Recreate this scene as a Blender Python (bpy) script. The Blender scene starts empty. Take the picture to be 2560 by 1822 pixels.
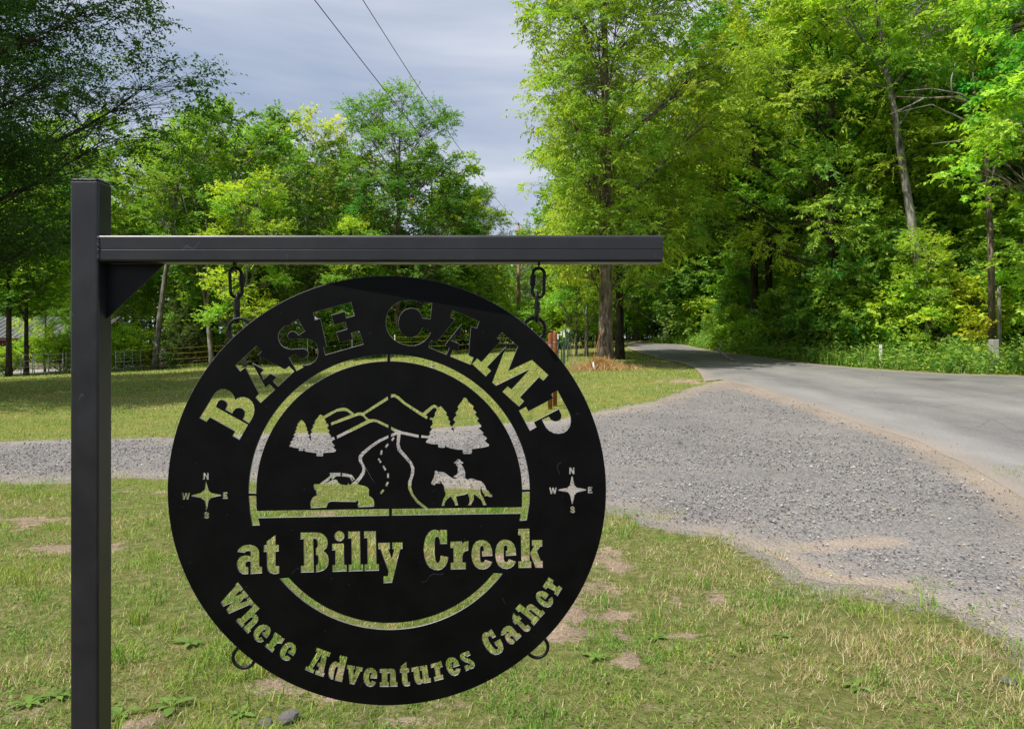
import bpy, bmesh, math, random
import numpy as np
from mathutils import Vector, Matrix
from mathutils.geometry import delaunay_2d_cdt

random.seed(7)
rng = np.random.default_rng(11)
SC = bpy.context.scene
COL = SC.collection

# ------------------------------------------------------------------ camera
EYE = 1.55            # eye height above the ground at the sign
F = 1983.0            # focal length of the photograph in its own pixels (2560 wide)
HX, HY = 1280.0, 870.0   # image column straight ahead, row of the horizon
cam_d = bpy.data.cameras.new('camera')
cam_d.sensor_width = 36.0
cam_d.lens = 36.0 * F / 2560.0
cam_d.shift_y = -(911.0 - HY) / 2560.0
cam_d.clip_start = 0.05
cam_d.clip_end = 2000.0
cam = bpy.data.objects.new('camera', cam_d)
COL.objects.link(cam)
cam.location = (0, 0, EYE)
cam.rotation_euler = (math.radians(90), 0, 0)
SC.camera = cam

# ------------------------------------------------------------------ light
SUN_EL = math.radians(59)
SUN_AZ = math.radians(-129)      # from straight ahead, negative = left
S = Vector((math.sin(SUN_AZ) * math.cos(SUN_EL), math.cos(SUN_AZ) * math.cos(SUN_EL), math.sin(SUN_EL)))
sun_d = bpy.data.lights.new('sun', 'SUN')
sun_d.energy = 4.6
sun_d.angle = math.radians(0.55)
sun_d.color = (1.0, 0.955, 0.88)
sun = bpy.data.objects.new('sun', sun_d)
COL.objects.link(sun)
sun.rotation_euler = S.to_track_quat('Z', 'Y').to_euler()
sun.location = (-30, -20, 60)

world = bpy.data.worlds.new('World')
SC.world = world
world.use_nodes = True
wn, wl = world.node_tree.nodes, world.node_tree.links
wn.clear()
w_out = wn.new('ShaderNodeOutputWorld')
w_bg = wn.new('ShaderNodeBackground')
w_bg.inputs['Strength'].default_value = 0.1
w_sky = wn.new('ShaderNodeTexSky')
w_sky.sky_type = 'NISHITA'
w_sky.sun_disc = False
w_sky.sun_elevation = SUN_EL
w_sky.sun_rotation = SUN_AZ
w_sky.air_density = 1.0
w_sky.dust_density = 2.5
w_sky.ozone_density = 1.0
w_tc = wn.new('ShaderNodeTexCoord')
w_map = wn.new('ShaderNodeMapping')
w_map.inputs['Scale'].default_value = (1.1, 1.6, 7.0)
w_map.inputs['Rotation'].default_value = (0.12, -0.1, 0.3)
w_noise = wn.new('ShaderNodeTexNoise')
w_noise.inputs['Scale'].default_value = 1.15
w_noise.inputs['Detail'].default_value = 5.0
w_noise.inputs['Roughness'].default_value = 0.5
w_noise.inputs['Distortion'].default_value = 0.5
w_ramp = wn.new('ShaderNodeValToRGB')
w_ramp.color_ramp.elements[0].position = 0.36
w_ramp.color_ramp.elements[0].color = (2.9, 3.55, 4.9, 1)
w_ramp.color_ramp.elements[1].position = 0.66
w_ramp.color_ramp.elements[1].color = (6.2, 6.5, 7.2, 1)
w_mix = wn.new('ShaderNodeMix')
w_mix.data_type = 'RGBA'
w_mix.inputs[0].default_value = 0.86
wl.new(w_tc.outputs['Generated'], w_map.inputs['Vector'])
wl.new(w_map.outputs['Vector'], w_noise.inputs['Vector'])
wl.new(w_noise.outputs['Fac'], w_ramp.inputs['Fac'])
wl.new(w_sky.outputs['Color'], w_mix.inputs[6])
wl.new(w_ramp.outputs['Color'], w_mix.inputs[7])
wl.new(w_mix.outputs[2], w_bg.inputs['Color'])
wl.new(w_bg.outputs['Background'], w_out.inputs['Surface'])

SC.view_settings.view_transform = 'Standard'
SC.view_settings.look = 'None'
SC.view_settings.exposure = 0.36
SC.view_settings.gamma = 1.0
SC.view_settings.use_curve_mapping = False
SC.render.engine = 'CYCLES'
SC.cycles.max_bounces = 10
SC.cycles.diffuse_bounces = 7
SC.cycles.transmission_bounces = 6
SC.cycles.use_denoising = True

# ------------------------------------------------------------------ helpers
def tag(o, label=None, cat=None, group=None, kind=None):
    if label: o['label'] = label
    if cat: o['category'] = cat
    if group: o['group'] = group
    if kind: o['kind'] = kind
    return o

def empty(name, loc=(0, 0, 0), rz=0.0, label=None, cat=None, group=None):
    o = bpy.data.objects.new(name, None)
    o.empty_display_size = 0.2
    COL.objects.link(o)
    o.location = loc
    o.rotation_euler = (0, 0, rz)
    return tag(o, label, cat, group)

def link(name, me, mat=None, parent=None):
    o = bpy.data.objects.new(name, me)
    COL.objects.link(o)
    if mat is not None:
        me.materials.clear()
        for m in (mat if isinstance(mat, (list, tuple)) else [mat]):
            me.materials.append(m)
    if parent: o.parent = parent
    return o

def copy_tree(root):
    c = root.copy()
    COL.objects.link(c)
    for ch in list(root.children):
        k = ch.copy(); COL.objects.link(k); k.parent = c
        for g in list(ch.children):
            q = g.copy(); COL.objects.link(q); q.parent = k
    return c

def np_mesh(name, V, Q, col=None, smooth=False):
    """mesh from vertex array and face array (n,3) or (n,4) or a list of such arrays"""
    V = np.asarray(V, dtype=np.float32)
    if not isinstance(Q, list): Q = [Q]
    Q = [np.asarray(q, dtype=np.int32) for q in Q if len(q)]
    me = bpy.data.meshes.new(name)
    me.vertices.add(len(V))
    me.vertices.foreach_set('co', V.ravel())
    idx = np.concatenate([q.ravel() for q in Q])
    tot = np.concatenate([np.full(len(q), q.shape[1], dtype=np.int32) for q in Q])
    st = np.concatenate([[0], np.cumsum(tot)[:-1]]).astype(np.int32)
    me.loops.add(len(idx))
    me.loops.foreach_set('vertex_index', idx)
    me.polygons.add(len(tot))
    me.polygons.foreach_set('loop_start', st)
    me.polygons.foreach_set('loop_total', tot)
    me.polygons.foreach_set('use_smooth', np.full(len(tot), smooth))
    if col is not None:
        c = np.ones((len(V), 4), dtype=np.float32)
        c[:, :3] = col
        a = me.color_attributes.new('tint', 'FLOAT_COLOR', 'POINT')
        a.data.foreach_set('color', c.ravel())
    me.update(calc_edges=True)
    me.validate()
    return me

def add_attr(me, name, vals):
    a = me.attributes.new(name, 'FLOAT', 'POINT')
    a.data.foreach_set('value', np.asarray(vals, dtype=np.float32))

def box_mesh(name, lo, hi, bevel=0.0, seg=2):
    bm = bmesh.new()
    bmesh.ops.create_cube(bm, size=1.0)
    lo, hi = Vector(lo), Vector(hi)
    for v in bm.verts:
        v.co = Vector([(lo[i] + hi[i]) / 2 + v.co[i] * (hi[i] - lo[i]) for i in range(3)])
    if bevel > 0:
        bmesh.ops.bevel(bm, geom=list(bm.edges), offset=bevel, segments=seg, affect='EDGES', profile=0.5)
    me = bpy.data.meshes.new(name)
    bm.to_mesh(me); bm.free()
    if bevel > 0:
        for p in me.polygons: p.use_smooth = False
    return me

def tubes(paths, sides=6, caps=True):
    """paths: list of (pts (n,3), radii (n,)) -> V, quads"""
    VV, QQ, off = [], [], 0
    ang = np.linspace(0, 2 * np.pi, sides, endpoint=False)
    ca, sa = np.cos(ang), np.sin(ang)
    for pts, rad in paths:
        pts = np.asarray(pts, float); rad = np.asarray(rad, float)
        n = len(pts)
        t = np.gradient(pts, axis=0)
        t /= np.linalg.norm(t, axis=1)[:, None] + 1e-9
        ref = np.array([1., 0, 0]) if abs(t[0, 2]) > 0.8 else np.array([0, 0, 1.])
        u = np.cross(t, ref); u /= np.linalg.norm(u, axis=1)[:, None] + 1e-9
        w = np.cross(t, u)
        v = pts[:, None, :] + rad[:, None, None] * (ca[None, :, None] * u[:, None, :] + sa[None, :, None] * w[:, None, :])
        VV.append(v.reshape(-1, 3))
        i = np.arange(n - 1)[:, None] * sides; j = np.arange(sides)[None, :]; k = (j + 1) % sides
        q = np.stack([i + j, i + k, i + sides + k, i + sides + j], -1).reshape(-1, 4) + off
        QQ.append(q)
        if caps and sides == 4:
            QQ.append(np.array([[off + 3, off + 2, off + 1, off], [off + (n - 1) * 4 + m for m in range(4)]]))
        off += n * sides
        if caps and sides != 4:
            VV.append(np.array([pts[0], pts[-1]]))
            a = np.arange(sides); b = (a + 1) % sides
            QQ.append(('T', np.stack([np.full(sides, off), b + off - n * sides, a + off - n * sides], -1)))
            QQ.append(('T', np.stack([np.full(sides, off + 1), a + off - sides, b + off - sides], -1)))
            off += 2
    quads = np.concatenate([q for q in QQ if not isinstance(q, tuple)])
    tr = [q[1] for q in QQ if isinstance(q, tuple)]
    return np.concatenate(VV), [quads] + ([np.concatenate(tr)] if tr else [])

def tube_mesh(name, paths, sides=8, smooth=True, caps=True):
    V, Q = tubes(paths, sides, caps)
    return np_mesh(name, V, Q, smooth=smooth)

_lat = rng.random((64, 64))
def vnoise(x, y, s):
    x = np.asarray(x) / s; y = np.asarray(y) / s
    xi = np.floor(x).astype(int); yi = np.floor(y).astype(int)
    fx = x - xi; fy = y - yi
    fx = fx * fx * (3 - 2 * fx); fy = fy * fy * (3 - 2 * fy)
    g = lambda a, b: _lat[a % 64, b % 64]
    return (g(xi, yi) * (1 - fx) + g(xi + 1, yi) * fx) * (1 - fy) + (g(xi, yi + 1) * (1 - fx) + g(xi + 1, yi + 1) * fx) * fy
def fnoise(x, y, s, o=3):
    r, a, t = 0, 1.0, 0
    for i in range(o):
        r = r + a * vnoise(np.asarray(x) + 17.3 * i, np.asarray(y) - 9.1 * i, s / 2 ** i); t += a; a *= 0.55
    return r / t

# terrain: flat by the sign, rising gently beyond the drive, more to the right
_U = [-3, -.645, -.44, -.15, .06, .12, .3, .645, 3]
_G = [-.13, -.13, .14, .65, .9, 1.0, 1.1, 1.25, 1.25]
def terrain(X, Y):
    X = np.asarray(X, float); Y = np.asarray(Y, float)
    y = np.clip(Y, 0, 84)
    r = np.where(y < 11, 0, np.where(y < 15, (y - 11) ** 2 / 8, y - 13))
    g = np.interp(X / np.maximum(Y, 8), _U, _G)
    return 0.036 * r * g
def tz(X, Y): return float(terrain(X, Y))

def gp(px, D, dz=0.0):
    """ground point in image column px at depth D"""
    X = (px - HX) / F * D
    return Vector((X, D, tz(X, D) + dz))

def ground_px(px, py):
    """where the line of sight through a photograph pixel meets the ground"""
    u, v = (px - HX) / F, (HY - py) / F
    Y = np.linspace(2.0, 100, 4000)
    h = EYE + v * Y - terrain(u * Y, Y)
    i = np.argmax(h < 0)
    if h[i] >= 0: i = len(Y) - 1
    return (u * Y[i], Y[i])

def pip(X, Y, poly):
    X = np.asarray(X); Y = np.asarray(Y)
    ins = np.zeros(X.shape, bool)
    n = len(poly)
    for i in range(n):
        x0, y0 = poly[i]; x1, y1 = poly[(i + 1) % n]
        if y0 == y1: continue
        c = ((y0 > Y) != (y1 > Y)) & (X < (x1 - x0) * (Y - y0) / (y1 - y0) + x0)
        ins ^= c
    return ins

def poly_dist(X, Y, poly, closed=True):
    X = np.asarray(X, float); Y = np.asarray(Y, float)
    d = np.full(X.shape, 1e9)
    n = len(poly)
    for i in range(n if closed else n - 1):
        ax, ay = poly[i]; bx, by = poly[(i + 1) % n]
        L = (bx - ax) ** 2 + (by - ay) ** 2 + 1e-12
        t = np.clip(((X - ax) * (bx - ax) + (Y - ay) * (by - ay)) / L, 0, 1)
        d = np.minimum(d, np.hypot(X - ax - t * (bx - ax), Y - ay - t * (by - ay)))
    return d

# ------------------------------------------------------------------ materials
def new_mat(name):
    m = bpy.data.materials.new(name)
    m.use_nodes = True
    nt = m.node_tree
    b = nt.nodes['Principled BSDF']
    return m, nt.nodes, nt.links, b

def noise_node(n, l, scale, detail=4, rough=0.55, coord='Object', stretch=None):
    tc = n.new('ShaderNodeTexCoord')
    t = n.new('ShaderNodeTexNoise')
    t.inputs['Scale'].default_value = scale
    t.inputs['Detail'].default_value = detail
    t.inputs['Roughness'].default_value = rough
    if stretch:
        mp = n.new('ShaderNodeMapping')
        mp.inputs['Scale'].default_value = stretch
        l.new(tc.outputs[coord], mp.inputs['Vector'])
        l.new(mp.outputs['Vector'], t.inputs['Vector'])
    else:
        l.new(tc.outputs[coord], t.inputs['Vector'])
    return t

def ramp(n, l, fac, stops):
    r = n.new('ShaderNodeValToRGB')
    els = r.color_ramp.elements
    while len(els) < len(stops): els.new(0.5)
    for e, (p, c) in zip(els, stops):
        e.position = p
        e.color = (*c, 1)
    l.new(fac, r.inputs['Fac'])
    return r

def mixc(n, l, fac, a, b, mode='MIX'):
    m = n.new('ShaderNodeMix'); m.data_type = 'RGBA'; m.blend_type = mode
    for sock, v in ((m.inputs[0], fac), (m.inputs[6], a), (m.inputs[7], b)):
        if isinstance(v, (int, float)): sock.default_value = v
        elif isinstance(v, tuple): sock.default_value = (*v, 1)
        else: l.new(v, sock)
    return m.outputs[2]

def math_n(n, l, op, a, b=None, clamp=False):
    m = n.new('ShaderNodeMath'); m.operation = op; m.use_clamp = clamp
    for i, v in enumerate((a, b)):
        if v is None: continue
        if isinstance(v, (int, float)): m.inputs[i].default_value = v
        else: l.new(v, m.inputs[i])
    return m.outputs[0]

def bump(n, l, h, strength, dist=0.02):
    b = n.new('ShaderNodeBump')
    b.inputs['Strength'].default_value = strength
    b.inputs['Distance'].default_value = dist
    l.new(h, b.inputs['Height'])
    return b.outputs['Normal']

def simple_mat(name, c0, c1, scale=20, rough=0.7, bstr=0.2, spec=0.3, metal=0.0, stretch=None, bdist=0.01):
    m, n, l, b = new_mat(name)
    t = noise_node(n, l, scale, 5, 0.6, stretch=stretch)
    r = ramp(n, l, t.outputs['Fac'], [(0.3, c0), (0.7, c1)])
    l.new(r.outputs['Color'], b.inputs['Base Color'])
    b.inputs['Roughness'].default_value = rough
    b.inputs['Specular IOR Level'].default_value = spec
    b.inputs['Metallic'].default_value = metal
    if bstr: l.new(bump(n, l, t.outputs['Fac'], bstr, bdist), b.inputs['Normal'])
    return m

def leaf_mat(name, trans=0.42, rough=0.5, spec=0.25, tmul=(1.25, 1.35, 0.5), vary=0.0, gain=1.0):
    m, n, l, b = new_mat(name)
    at = n.new('ShaderNodeAttribute'); at.attribute_name = 'tint'
    col = at.outputs['Color']
    if vary:
        oi = n.new('ShaderNodeObjectInfo')
        r = ramp(n, l, oi.outputs['Random'], [(0, (.78, .86, .95)), (.35, (1.0, 1.0, .9)), (.65, (1.12, 1.04, .85)), (1, (.92, 1.06, 1.15))])
        col = mixc(n, l, vary, col, mixc(n, l, 1.0, col, r.outputs['Color'], 'MULTIPLY'))
        col = mixc(n, l, 1.0, col, (gain, gain, gain), 'MULTIPLY')
    l.new(col, b.inputs['Base Color'])
    b.inputs['Roughness'].default_value = rough
    b.inputs['Specular IOR Level'].default_value = spec
    tr = n.new('ShaderNodeBsdfTranslucent')
    l.new(mixc(n, l, 1.0, col, tmul, 'MULTIPLY'), tr.inputs['Color'])
    mx = n.new('ShaderNodeMixShader')
    mx.inputs[0].default_value = trans
    l.new(b.outputs[0], mx.inputs[1]); l.new(tr.outputs[0], mx.inputs[2])
    l.new(mx.outputs[0], n['Material Output'].inputs['Surface'])
    return m

M_LEAF = leaf_mat('leaf', trans=0.46, tmul=(1.6, 1.6, 0.55), vary=1.0, gain=1.28)
M_BLADE = leaf_mat('grass_blade', trans=0.35, rough=0.55, spec=0.2, tmul=(1.2, 1.25, 0.6))

def bark_mat(name, c0, c1, c2):
    m, n, l, b = new_mat(name)
    t1 = noise_node(n, l, 7, 6, 0.65, stretch=(1, 1, 0.22))
    t2 = noise_node(n, l, 1.3, 3, 0.5)
    r = ramp(n, l, t1.outputs['Fac'], [(0.33, c0), (0.5, c1), (0.68, c2)])
    v = ramp(n, l, t2.outputs['Fac'], [(0.35, (0.75, 0.75, 0.75)), (0.65, (1.15, 1.15, 1.12))])
    l.new(mixc(n, l, 1.0, r.outputs['Color'], v.outputs['Color'], 'MULTIPLY'), b.inputs['Base Color'])
    b.inputs['Roughness'].default_value = 0.92
    b.inputs['Specular IOR Level'].default_value = 0.1
    l.new(bump(n, l, t1.outputs['Fac'], 0.9, 0.05), b.inputs['Normal'])
    return m

M_BARK = bark_mat('bark_brown', (0.03, 0.024, 0.018), (0.15, 0.12, 0.09), (0.31, 0.26, 0.2))
M_BARK_GREY = bark_mat('bark_grey', (0.06, 0.055, 0.05), (0.22, 0.205, 0.185), (0.42, 0.4, 0.37))
M_BARK_DARK = bark_mat('bark_dark', (0.015, 0.012, 0.01), (0.05, 0.042, 0.035), (0.1, 0.085, 0.07))

def paint_mat(name, c0, c1, rough, spec, scratch=.28):
    m, n, l, b = new_mat(name)
    t = noise_node(n, l, 9, 5, 0.6)
    t2 = noise_node(n, l, 160, 2, 0.5)
    t3 = noise_node(n, l, 38, 4, 0.7)
    r = ramp(n, l, t.outputs['Fac'], [(0.3, c0), (0.72, c1)])
    dust = ramp(n, l, t3.outputs['Fac'], [(0.72, (0, 0, 0)), (0.82, (1, 1, 1))])
    c = mixc(n, l, math_n(n, l, 'MULTIPLY', dust.outputs['Color'], 0.3), r.outputs['Color'], (0.10, 0.095, 0.09))
    # short fine scratches: contour lines of a noise, broken up by a second one
    s1 = noise_node(n, l, 5.5, 2, 0.5, stretch=(1.0, 1.0, .35)); s2 = noise_node(n, l, 11, 2, 0.5)
    ln = math_n(n, l, 'LESS_THAN', math_n(n, l, 'ABSOLUTE', math_n(n, l, 'SUBTRACT', s1.outputs['Fac'], .5)), .0022)
    sm = math_n(n, l, 'MULTIPLY', ln, math_n(n, l, 'GREATER_THAN', s2.outputs['Fac'], .64))
    c = mixc(n, l, math_n(n, l, 'MULTIPLY', sm, scratch), c, (.22, .22, .23))
    spk = n.new('ShaderNodeTexVoronoi'); spk.inputs['Scale'].default_value = 26
    tcs = n.new('ShaderNodeTexCoord'); l.new(tcs.outputs['Object'], spk.inputs['Vector'])
    sp = math_n(n, l, 'LESS_THAN', spk.outputs['Distance'], .045)
    c = mixc(n, l, math_n(n, l, 'MULTIPLY', sp, scratch * .7), c, (.3, .29, .28))
    l.new(c, b.inputs['Base Color'])
    rr = ramp(n, l, t.outputs['Fac'], [(0.3, (rough - .06,) * 3), (0.7, (rough + .07,) * 3)])
    l.new(rr.outputs['Color'], b.inputs['Roughness'])
    b.inputs['Specular IOR Level'].default_value = spec
    l.new(bump(n, l, t2.outputs['Fac'], 0.06, 0.002), b.inputs['Normal'])
    return m
M_PAINT = paint_mat('black_paint', (0.017, 0.017, 0.0185), (0.026, 0.026, 0.0285), 0.36, 0.5, .12)
M_PLATE = paint_mat('plate_paint', (0.0012, 0.0012, 0.0012), (0.003, 0.003, 0.0028), 0.5, 0.16, .1)
M_EDGE = simple_mat('cut_edge', (.10, .10, .10), (.22, .22, .215), 60, .45, .1, .6)  # thin paint on the cuts, with sky sheen put into the lighter gray
M_BRACKET = paint_mat('bracket_paint', (0.003, 0.003, 0.003), (0.006, 0.006, 0.006), 0.5, 0.3, .2)
# ------------------------------------------------------------------ the hanging sign
FR = {'B': (490, 860, 6.4967), 'E': (680, 740, 8.119), 'C': (950, 740, 8.119), 'P': (1170, 820, 6.0143),
      'a': (580, 1310, 8.777), 'i': (820, 1310, 10.15), 'k': (1040, 1310, 6.7118),
      'W': (530, 1440, 6.7667), 'A': (740, 1600, 9.508), 'n': (950, 1600, 8.777), 'G': (1180, 1430, 7.383),
      'T': (710, 1000, 10.825), 't': (1050, 970, 9.02), 'J': (760, 1160, 12.01), 'H': (1060, 1130, 10.826),
      'M': (600, 920, 3.1694), 'l': (400, 1140, 8.121), 'r': (1320, 1140, 9.02), 'X': (0, 0, 1.0)}
def fr(k, pts):
    ox, oy, s = FR[k]
    return [(ox + x / s, oy + y / s) for x, y in pts]

HOLES = []
def hole(*segs):
    out = []
    for k, pts in segs: out += fr(k, pts)
    HOLES.append(out)

# BASE CAMP
hole(('B', [(65,1195),(275,850),(310,800),(350,762),(395,735),(440,727),(500,737),(550,760),(590,795),(620,840),(632,890),(634,905),(680,875),(740,858),(800,862),(860,885),(910,930),(940,985),(952,1050),(945,1120),(920,1190),(865,1278),(765,1215),(790,1160),(797,1110),(785,1070),(750,1040),(700,1025),(650,1040),(610,1080),(592,1120),(482,1060),(505,1010),(510,965),(490,930),(455,905),(415,898),(375,915),(345,960),(325,1020),(845,1305),(710,1548),(600,1485),(640,1410),(230,1180),(175,1255)]))
hole(('B', [(645,345),(985,30),(1070,118),(1005,180),(1445,410),(1515,358),(1598,440),(1337,685),(1255,600),(1320,530),(1210,475),(1100,570),(1055,470),(1105,412),(915,305),(1130,705),(1200,650),(1285,735),(1052,950),(972,865),(1028,800),(805,375),(725,440)]))
hole(('E', [(400,548),(535,475),(672,710),(540,790),(500,745),(455,718),(410,712),(360,735),(325,780),(318,830),(345,868),(400,878),(540,868),(660,862),(740,870),(820,895),(880,945),(920,1020),(938,1110),(935,1190),(915,1250),(870,1320),(800,1370),(720,1398),(660,1400),(605,1385),(640,1440),(500,1515),(350,1250),(480,1178),(510,1215),(560,1255),(620,1272),(690,1245),(735,1195),(740,1150),(725,1110),(680,1075),(620,1065),(520,1072),(430,1080),(340,1072),(260,1045),(200,1000),(155,930),(130,850),(132,780),(160,710),(210,650),(280,605),(350,592),(410,600)]))
hole(('E', [(840,333),(1605,128),(1680,398),(1508,443),(1480,310),(1205,388),(1262,588),(1490,525),(1528,670),(1310,733),(1370,950),(1640,878),(1605,750),(1770,705),(1855,975),(1085,1192),(1045,1045),(1112,1025),(985,452),(875,485)]))
hole(('C', [(1055,140),(1022,467),(862,447),(850,390),(800,310),(740,265),(670,245),(600,247),(520,270),(450,330),(400,410),(378,500),(375,590),(395,680),(430,750),(480,800),(550,835),(630,840),(710,820),(780,775),(830,710),(865,640),(1028,740),(980,830),(900,915),(810,970),(710,1002),(600,1005),(490,985),(380,945),(280,880),(200,790),(145,690),(120,580),(122,470),(150,360),(200,270),(280,185),(370,125),(470,95),(580,88),(690,98),(790,130),(890,185),(905,138)]))
hole(('C', [(1475,288),(2015,515),(1958,655),(1842,610),(1797,1208),(1895,1245),(1840,1390),(1428,1222),(1480,1085),(1590,1130),(1612,968),(1448,902),(1525,800),(1632,832),(1655,568),(1310,1000),(1408,1045),(1350,1190),(985,1035),(1040,895),(1150,940),(1530,470),(1422,428)]))
hole(('P', [(510,65),(748,275),(598,650),(960,478),(1203,703),(1130,785),(1065,732),(778,1035),(838,1095),(765,1175),(520,955),(593,877),(655,922),(942,605),(420,862),(365,815),(577,270),(283,583),(343,638),(265,722),(65,538),(135,458),(203,512),(492,190),(432,145)]))
hole(('P', [(1345,938),(1520,1270),(1540,1330),(1543,1400),(1530,1470),(1490,1530),(1430,1570),(1360,1582),(1290,1575),(1220,1540),(1170,1490),(1110,1375),(1215,1330),(1240,1370),(1285,1398),(1335,1402),(1380,1380),(1403,1340),(1403,1300),(1363,1213),(988,1408),(1025,1482),(928,1537),(768,1238),(870,1183),(905,1250),(1283,1052),(1245,990)]))
# at Billy Creek
hole(('a', [(125,590),(160,530),(220,480),(300,450),(400,443),(480,460),(540,495),(580,545),(597,610),(597,925),(660,925),(660,1060),(413,1075),(413,800),(350,797),(305,830),(297,880),(310,920),(360,940),(358,1070),(300,1082),(230,1075),(170,1030),(130,960),(115,880),(125,800),(165,735),(220,695),(300,677),(370,685),(412,705),(412,585),(375,568),(330,572),(300,595),(285,612)]))
hole(('a', [(955,235),(955,445),(1027,445),(1027,580),(955,585),(955,905),(1035,912),(1035,1055),(980,1075),(910,1075),(840,1050),(795,1000),(775,920),(770,590),(705,590),(705,450),(765,450),(765,375)]))
hole(('a', [(1508,178),(1850,175),(1950,190),(2030,235),(2080,300),(2098,370),(2100,440),(2075,510),(2000,572),(2060,615),(2105,680),(2118,760),(2115,860),(2080,940),(2010,995),(1930,1022),(1848,1035),(1848,895),(1890,870),(1900,810),(1895,700),(1880,668),(1845,660),(1845,520),(1875,500),(1885,440),(1880,370),(1855,310),(1780,300),(1797,1038),(1518,1045),(1518,905),(1585,903),(1578,310),(1508,315)]))
hole(('i', [(293 + 122 * math.cos(a), 292 + 124 * math.sin(a)) for a in np.linspace(0, 2 * math.pi, 24, endpoint=False)]))
hole(('i', [(108,487),(400,480),(408,1022),(472,1020),(475,1178),(120,1188),(118,1028),(190,1026),(190,640),(110,645)]))
hole(('i', [(515,182),(808,175),(820,1012),(888,1010),(890,1168),(527,1180),(527,1020),(607,1015),(598,340),(517,345)]))
hole(('i', [(918,173),(1212,168),(1225,1005),(1290,1003),(1292,1160),(932,1168),(932,1010),(1010,1008),(1002,328),(922,335)]))
hole(('i', [(1275,468),(1567,460),(1567,612),(1525,615),(1620,875),(1690,605),(1635,610),(1632,458),(1888,455),(1890,608),(1832,612),(1625,1465),(1415,1475),(1412,1310),(1525,1308),(1540,1180),(1330,612),(1280,615)]))
hole(('k', [(400,90),(517,92),(517,318),(405,320),(400,250),(375,205),(345,195),(318,220),(310,300),(312,500),(325,590),(345,640),(375,640),(405,600),(415,520),(540,545),(525,620),(490,690),(435,740),(370,760),(300,752),(230,715),(180,650),(145,550),(130,420),(140,310),(165,210),(210,140),(265,98),(320,85),(370,100),(402,130)]))
hole(('k', [(580,288),(770,282),(770,330),(815,290),(875,275),(873,430),(830,440),(795,470),(775,520),(772,638),(830,635),(832,742),(585,747),(585,640),(632,640),(630,385),(580,388)]))
_e = [(1280,520),(1110,530),(1110,450),(1137,445),(1135,380),(1115,350),(1090,352),(1072,385),(1070,480),(1072,590),(1090,630),(1120,640),(1145,620),(1160,590),(1275,628),(1240,690),(1190,730),(1120,748),(1050,738),(990,695),(950,620),(932,520),(940,420),(965,340),(1010,285),(1070,262),(1130,262),(1190,285),(1240,335),(1270,410)]
hole(('k', _e))
hole(('k', [(x + 397, y - 8) for x, y in _e]))
hole(('k', [(1715,75),(1897,70),(1903,618),(1930,618),(1930,718),(1720,722),(1720,620),(1768,618),(1760,170),(1715,172)]))
hole(('k', [(1945,262),(2115,260),(2112,360),(2080,365),(2025,445),(2090,610),(2122,605),(2122,718),(2005,718),(1918,495),(1918,470),(1985,355),(1945,352)]))
# Where Adventures Gather
hole(('W', [(445,97),(528,205),(478,250),(468,232),(368,342),(512,285),(503,265),(545,230),(618,320),(568,362),(557,348),(447,465),(600,405),(593,380),(635,345),(708,440),(658,485),(645,465),(290,622),(250,555),(355,430),(197,500),(155,435),(412,148),(398,132)]))
hole(('W', [(728,455),(805,535),(708,630),(750,640),(780,680),(785,730),(760,775),(640,895),(662,912),(610,955),(535,870),(690,720),(695,690),(675,672),(645,690),(530,795),(552,810),(510,852),(412,740),(460,697),(488,710),(690,510),(680,490)]))
hole(('W', [(925,1035),(850,965),(870,930),(900,945),(915,905),(910,880),(880,890),(830,940),(790,1000),(785,1030),(810,1035),(840,1018),(875,1085),(830,1105),(775,1095),(730,1055),(708,990),(715,930),(750,870),(810,825),(870,808),(930,820),(980,855),(995,900),(980,960)]))
hole(('W', [(1075,940),(1172,1005),(1155,1045),(1185,1030),(1230,1045),(1180,1128),(1150,1120),(1110,1120),(1075,1150),(1040,1195),(1060,1220),(1022,1275),(900,1170),(935,1130),(960,1140),(1055,1000),(1038,990)]))
hole(('W', [(1378,1333),(1290,1275),(1305,1240),(1335,1250),(1345,1215),(1335,1180),(1310,1185),(1270,1235),(1240,1300),(1235,1335),(1260,1345),(1285,1330),(1335,1380),(1300,1410),(1240,1412),(1190,1385),(1155,1330),(1155,1270),(1185,1200),(1240,1135),(1300,1108),(1360,1115),(1410,1160),(1422,1220),(1410,1280)]))
hole(('A', [(505,165),(820,280),(785,372),(738,350),(655,755),(685,768),(650,850),(455,785),(490,690),(535,710),(553,610),(500,585),(530,515),(582,530),(628,280),(388,660),(440,690),(410,762),(218,680),(255,607),(300,620),(515,255),(475,237)]))
hole(('A', [(1055,345),(1217,385),(1105,870),(1115,880),(1088,970),(928,930),(1000,650),(995,605),(970,600),(940,630),(915,700),(890,850),(885,905),(840,905),(795,865),(775,800),(785,690),(820,590),(870,520),(930,490),(985,500),(1030,535),(1055,445),(1030,430)]))
hole(('A', [(1225,570),(1400,600),(1385,670),(1355,665),(1375,860),(1430,700),(1425,690),(1440,610),(1588,635),(1570,710),(1535,715),(1385,1030),(1280,1010),(1245,660),(1215,650)]))
hole(('A', [(1920,890),(1770,880),(1775,820),(1800,815),(1795,745),(1770,740),(1745,770),(1730,850),(1735,930),(1755,985),(1785,985),(1815,945),(1900,985),(1870,1035),(1820,1075),(1750,1085),(1680,1055),(1630,985),(1605,900),(1610,800),(1640,710),(1690,660),(1750,640),(1820,645),(1880,680),(1920,750),(1928,820)]))
hole(('n', [(-3,618),(160,612),(165,640),(200,610),(260,608),(315,625),(340,670),(345,900),(380,905),(380,995),(220,998),(222,905),(228,720),(205,695),(170,705),(158,730),(160,905),(190,908),(188,1000),(-2,1000),(-2,910),(45,905),(42,690),(-3,690)]))
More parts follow.
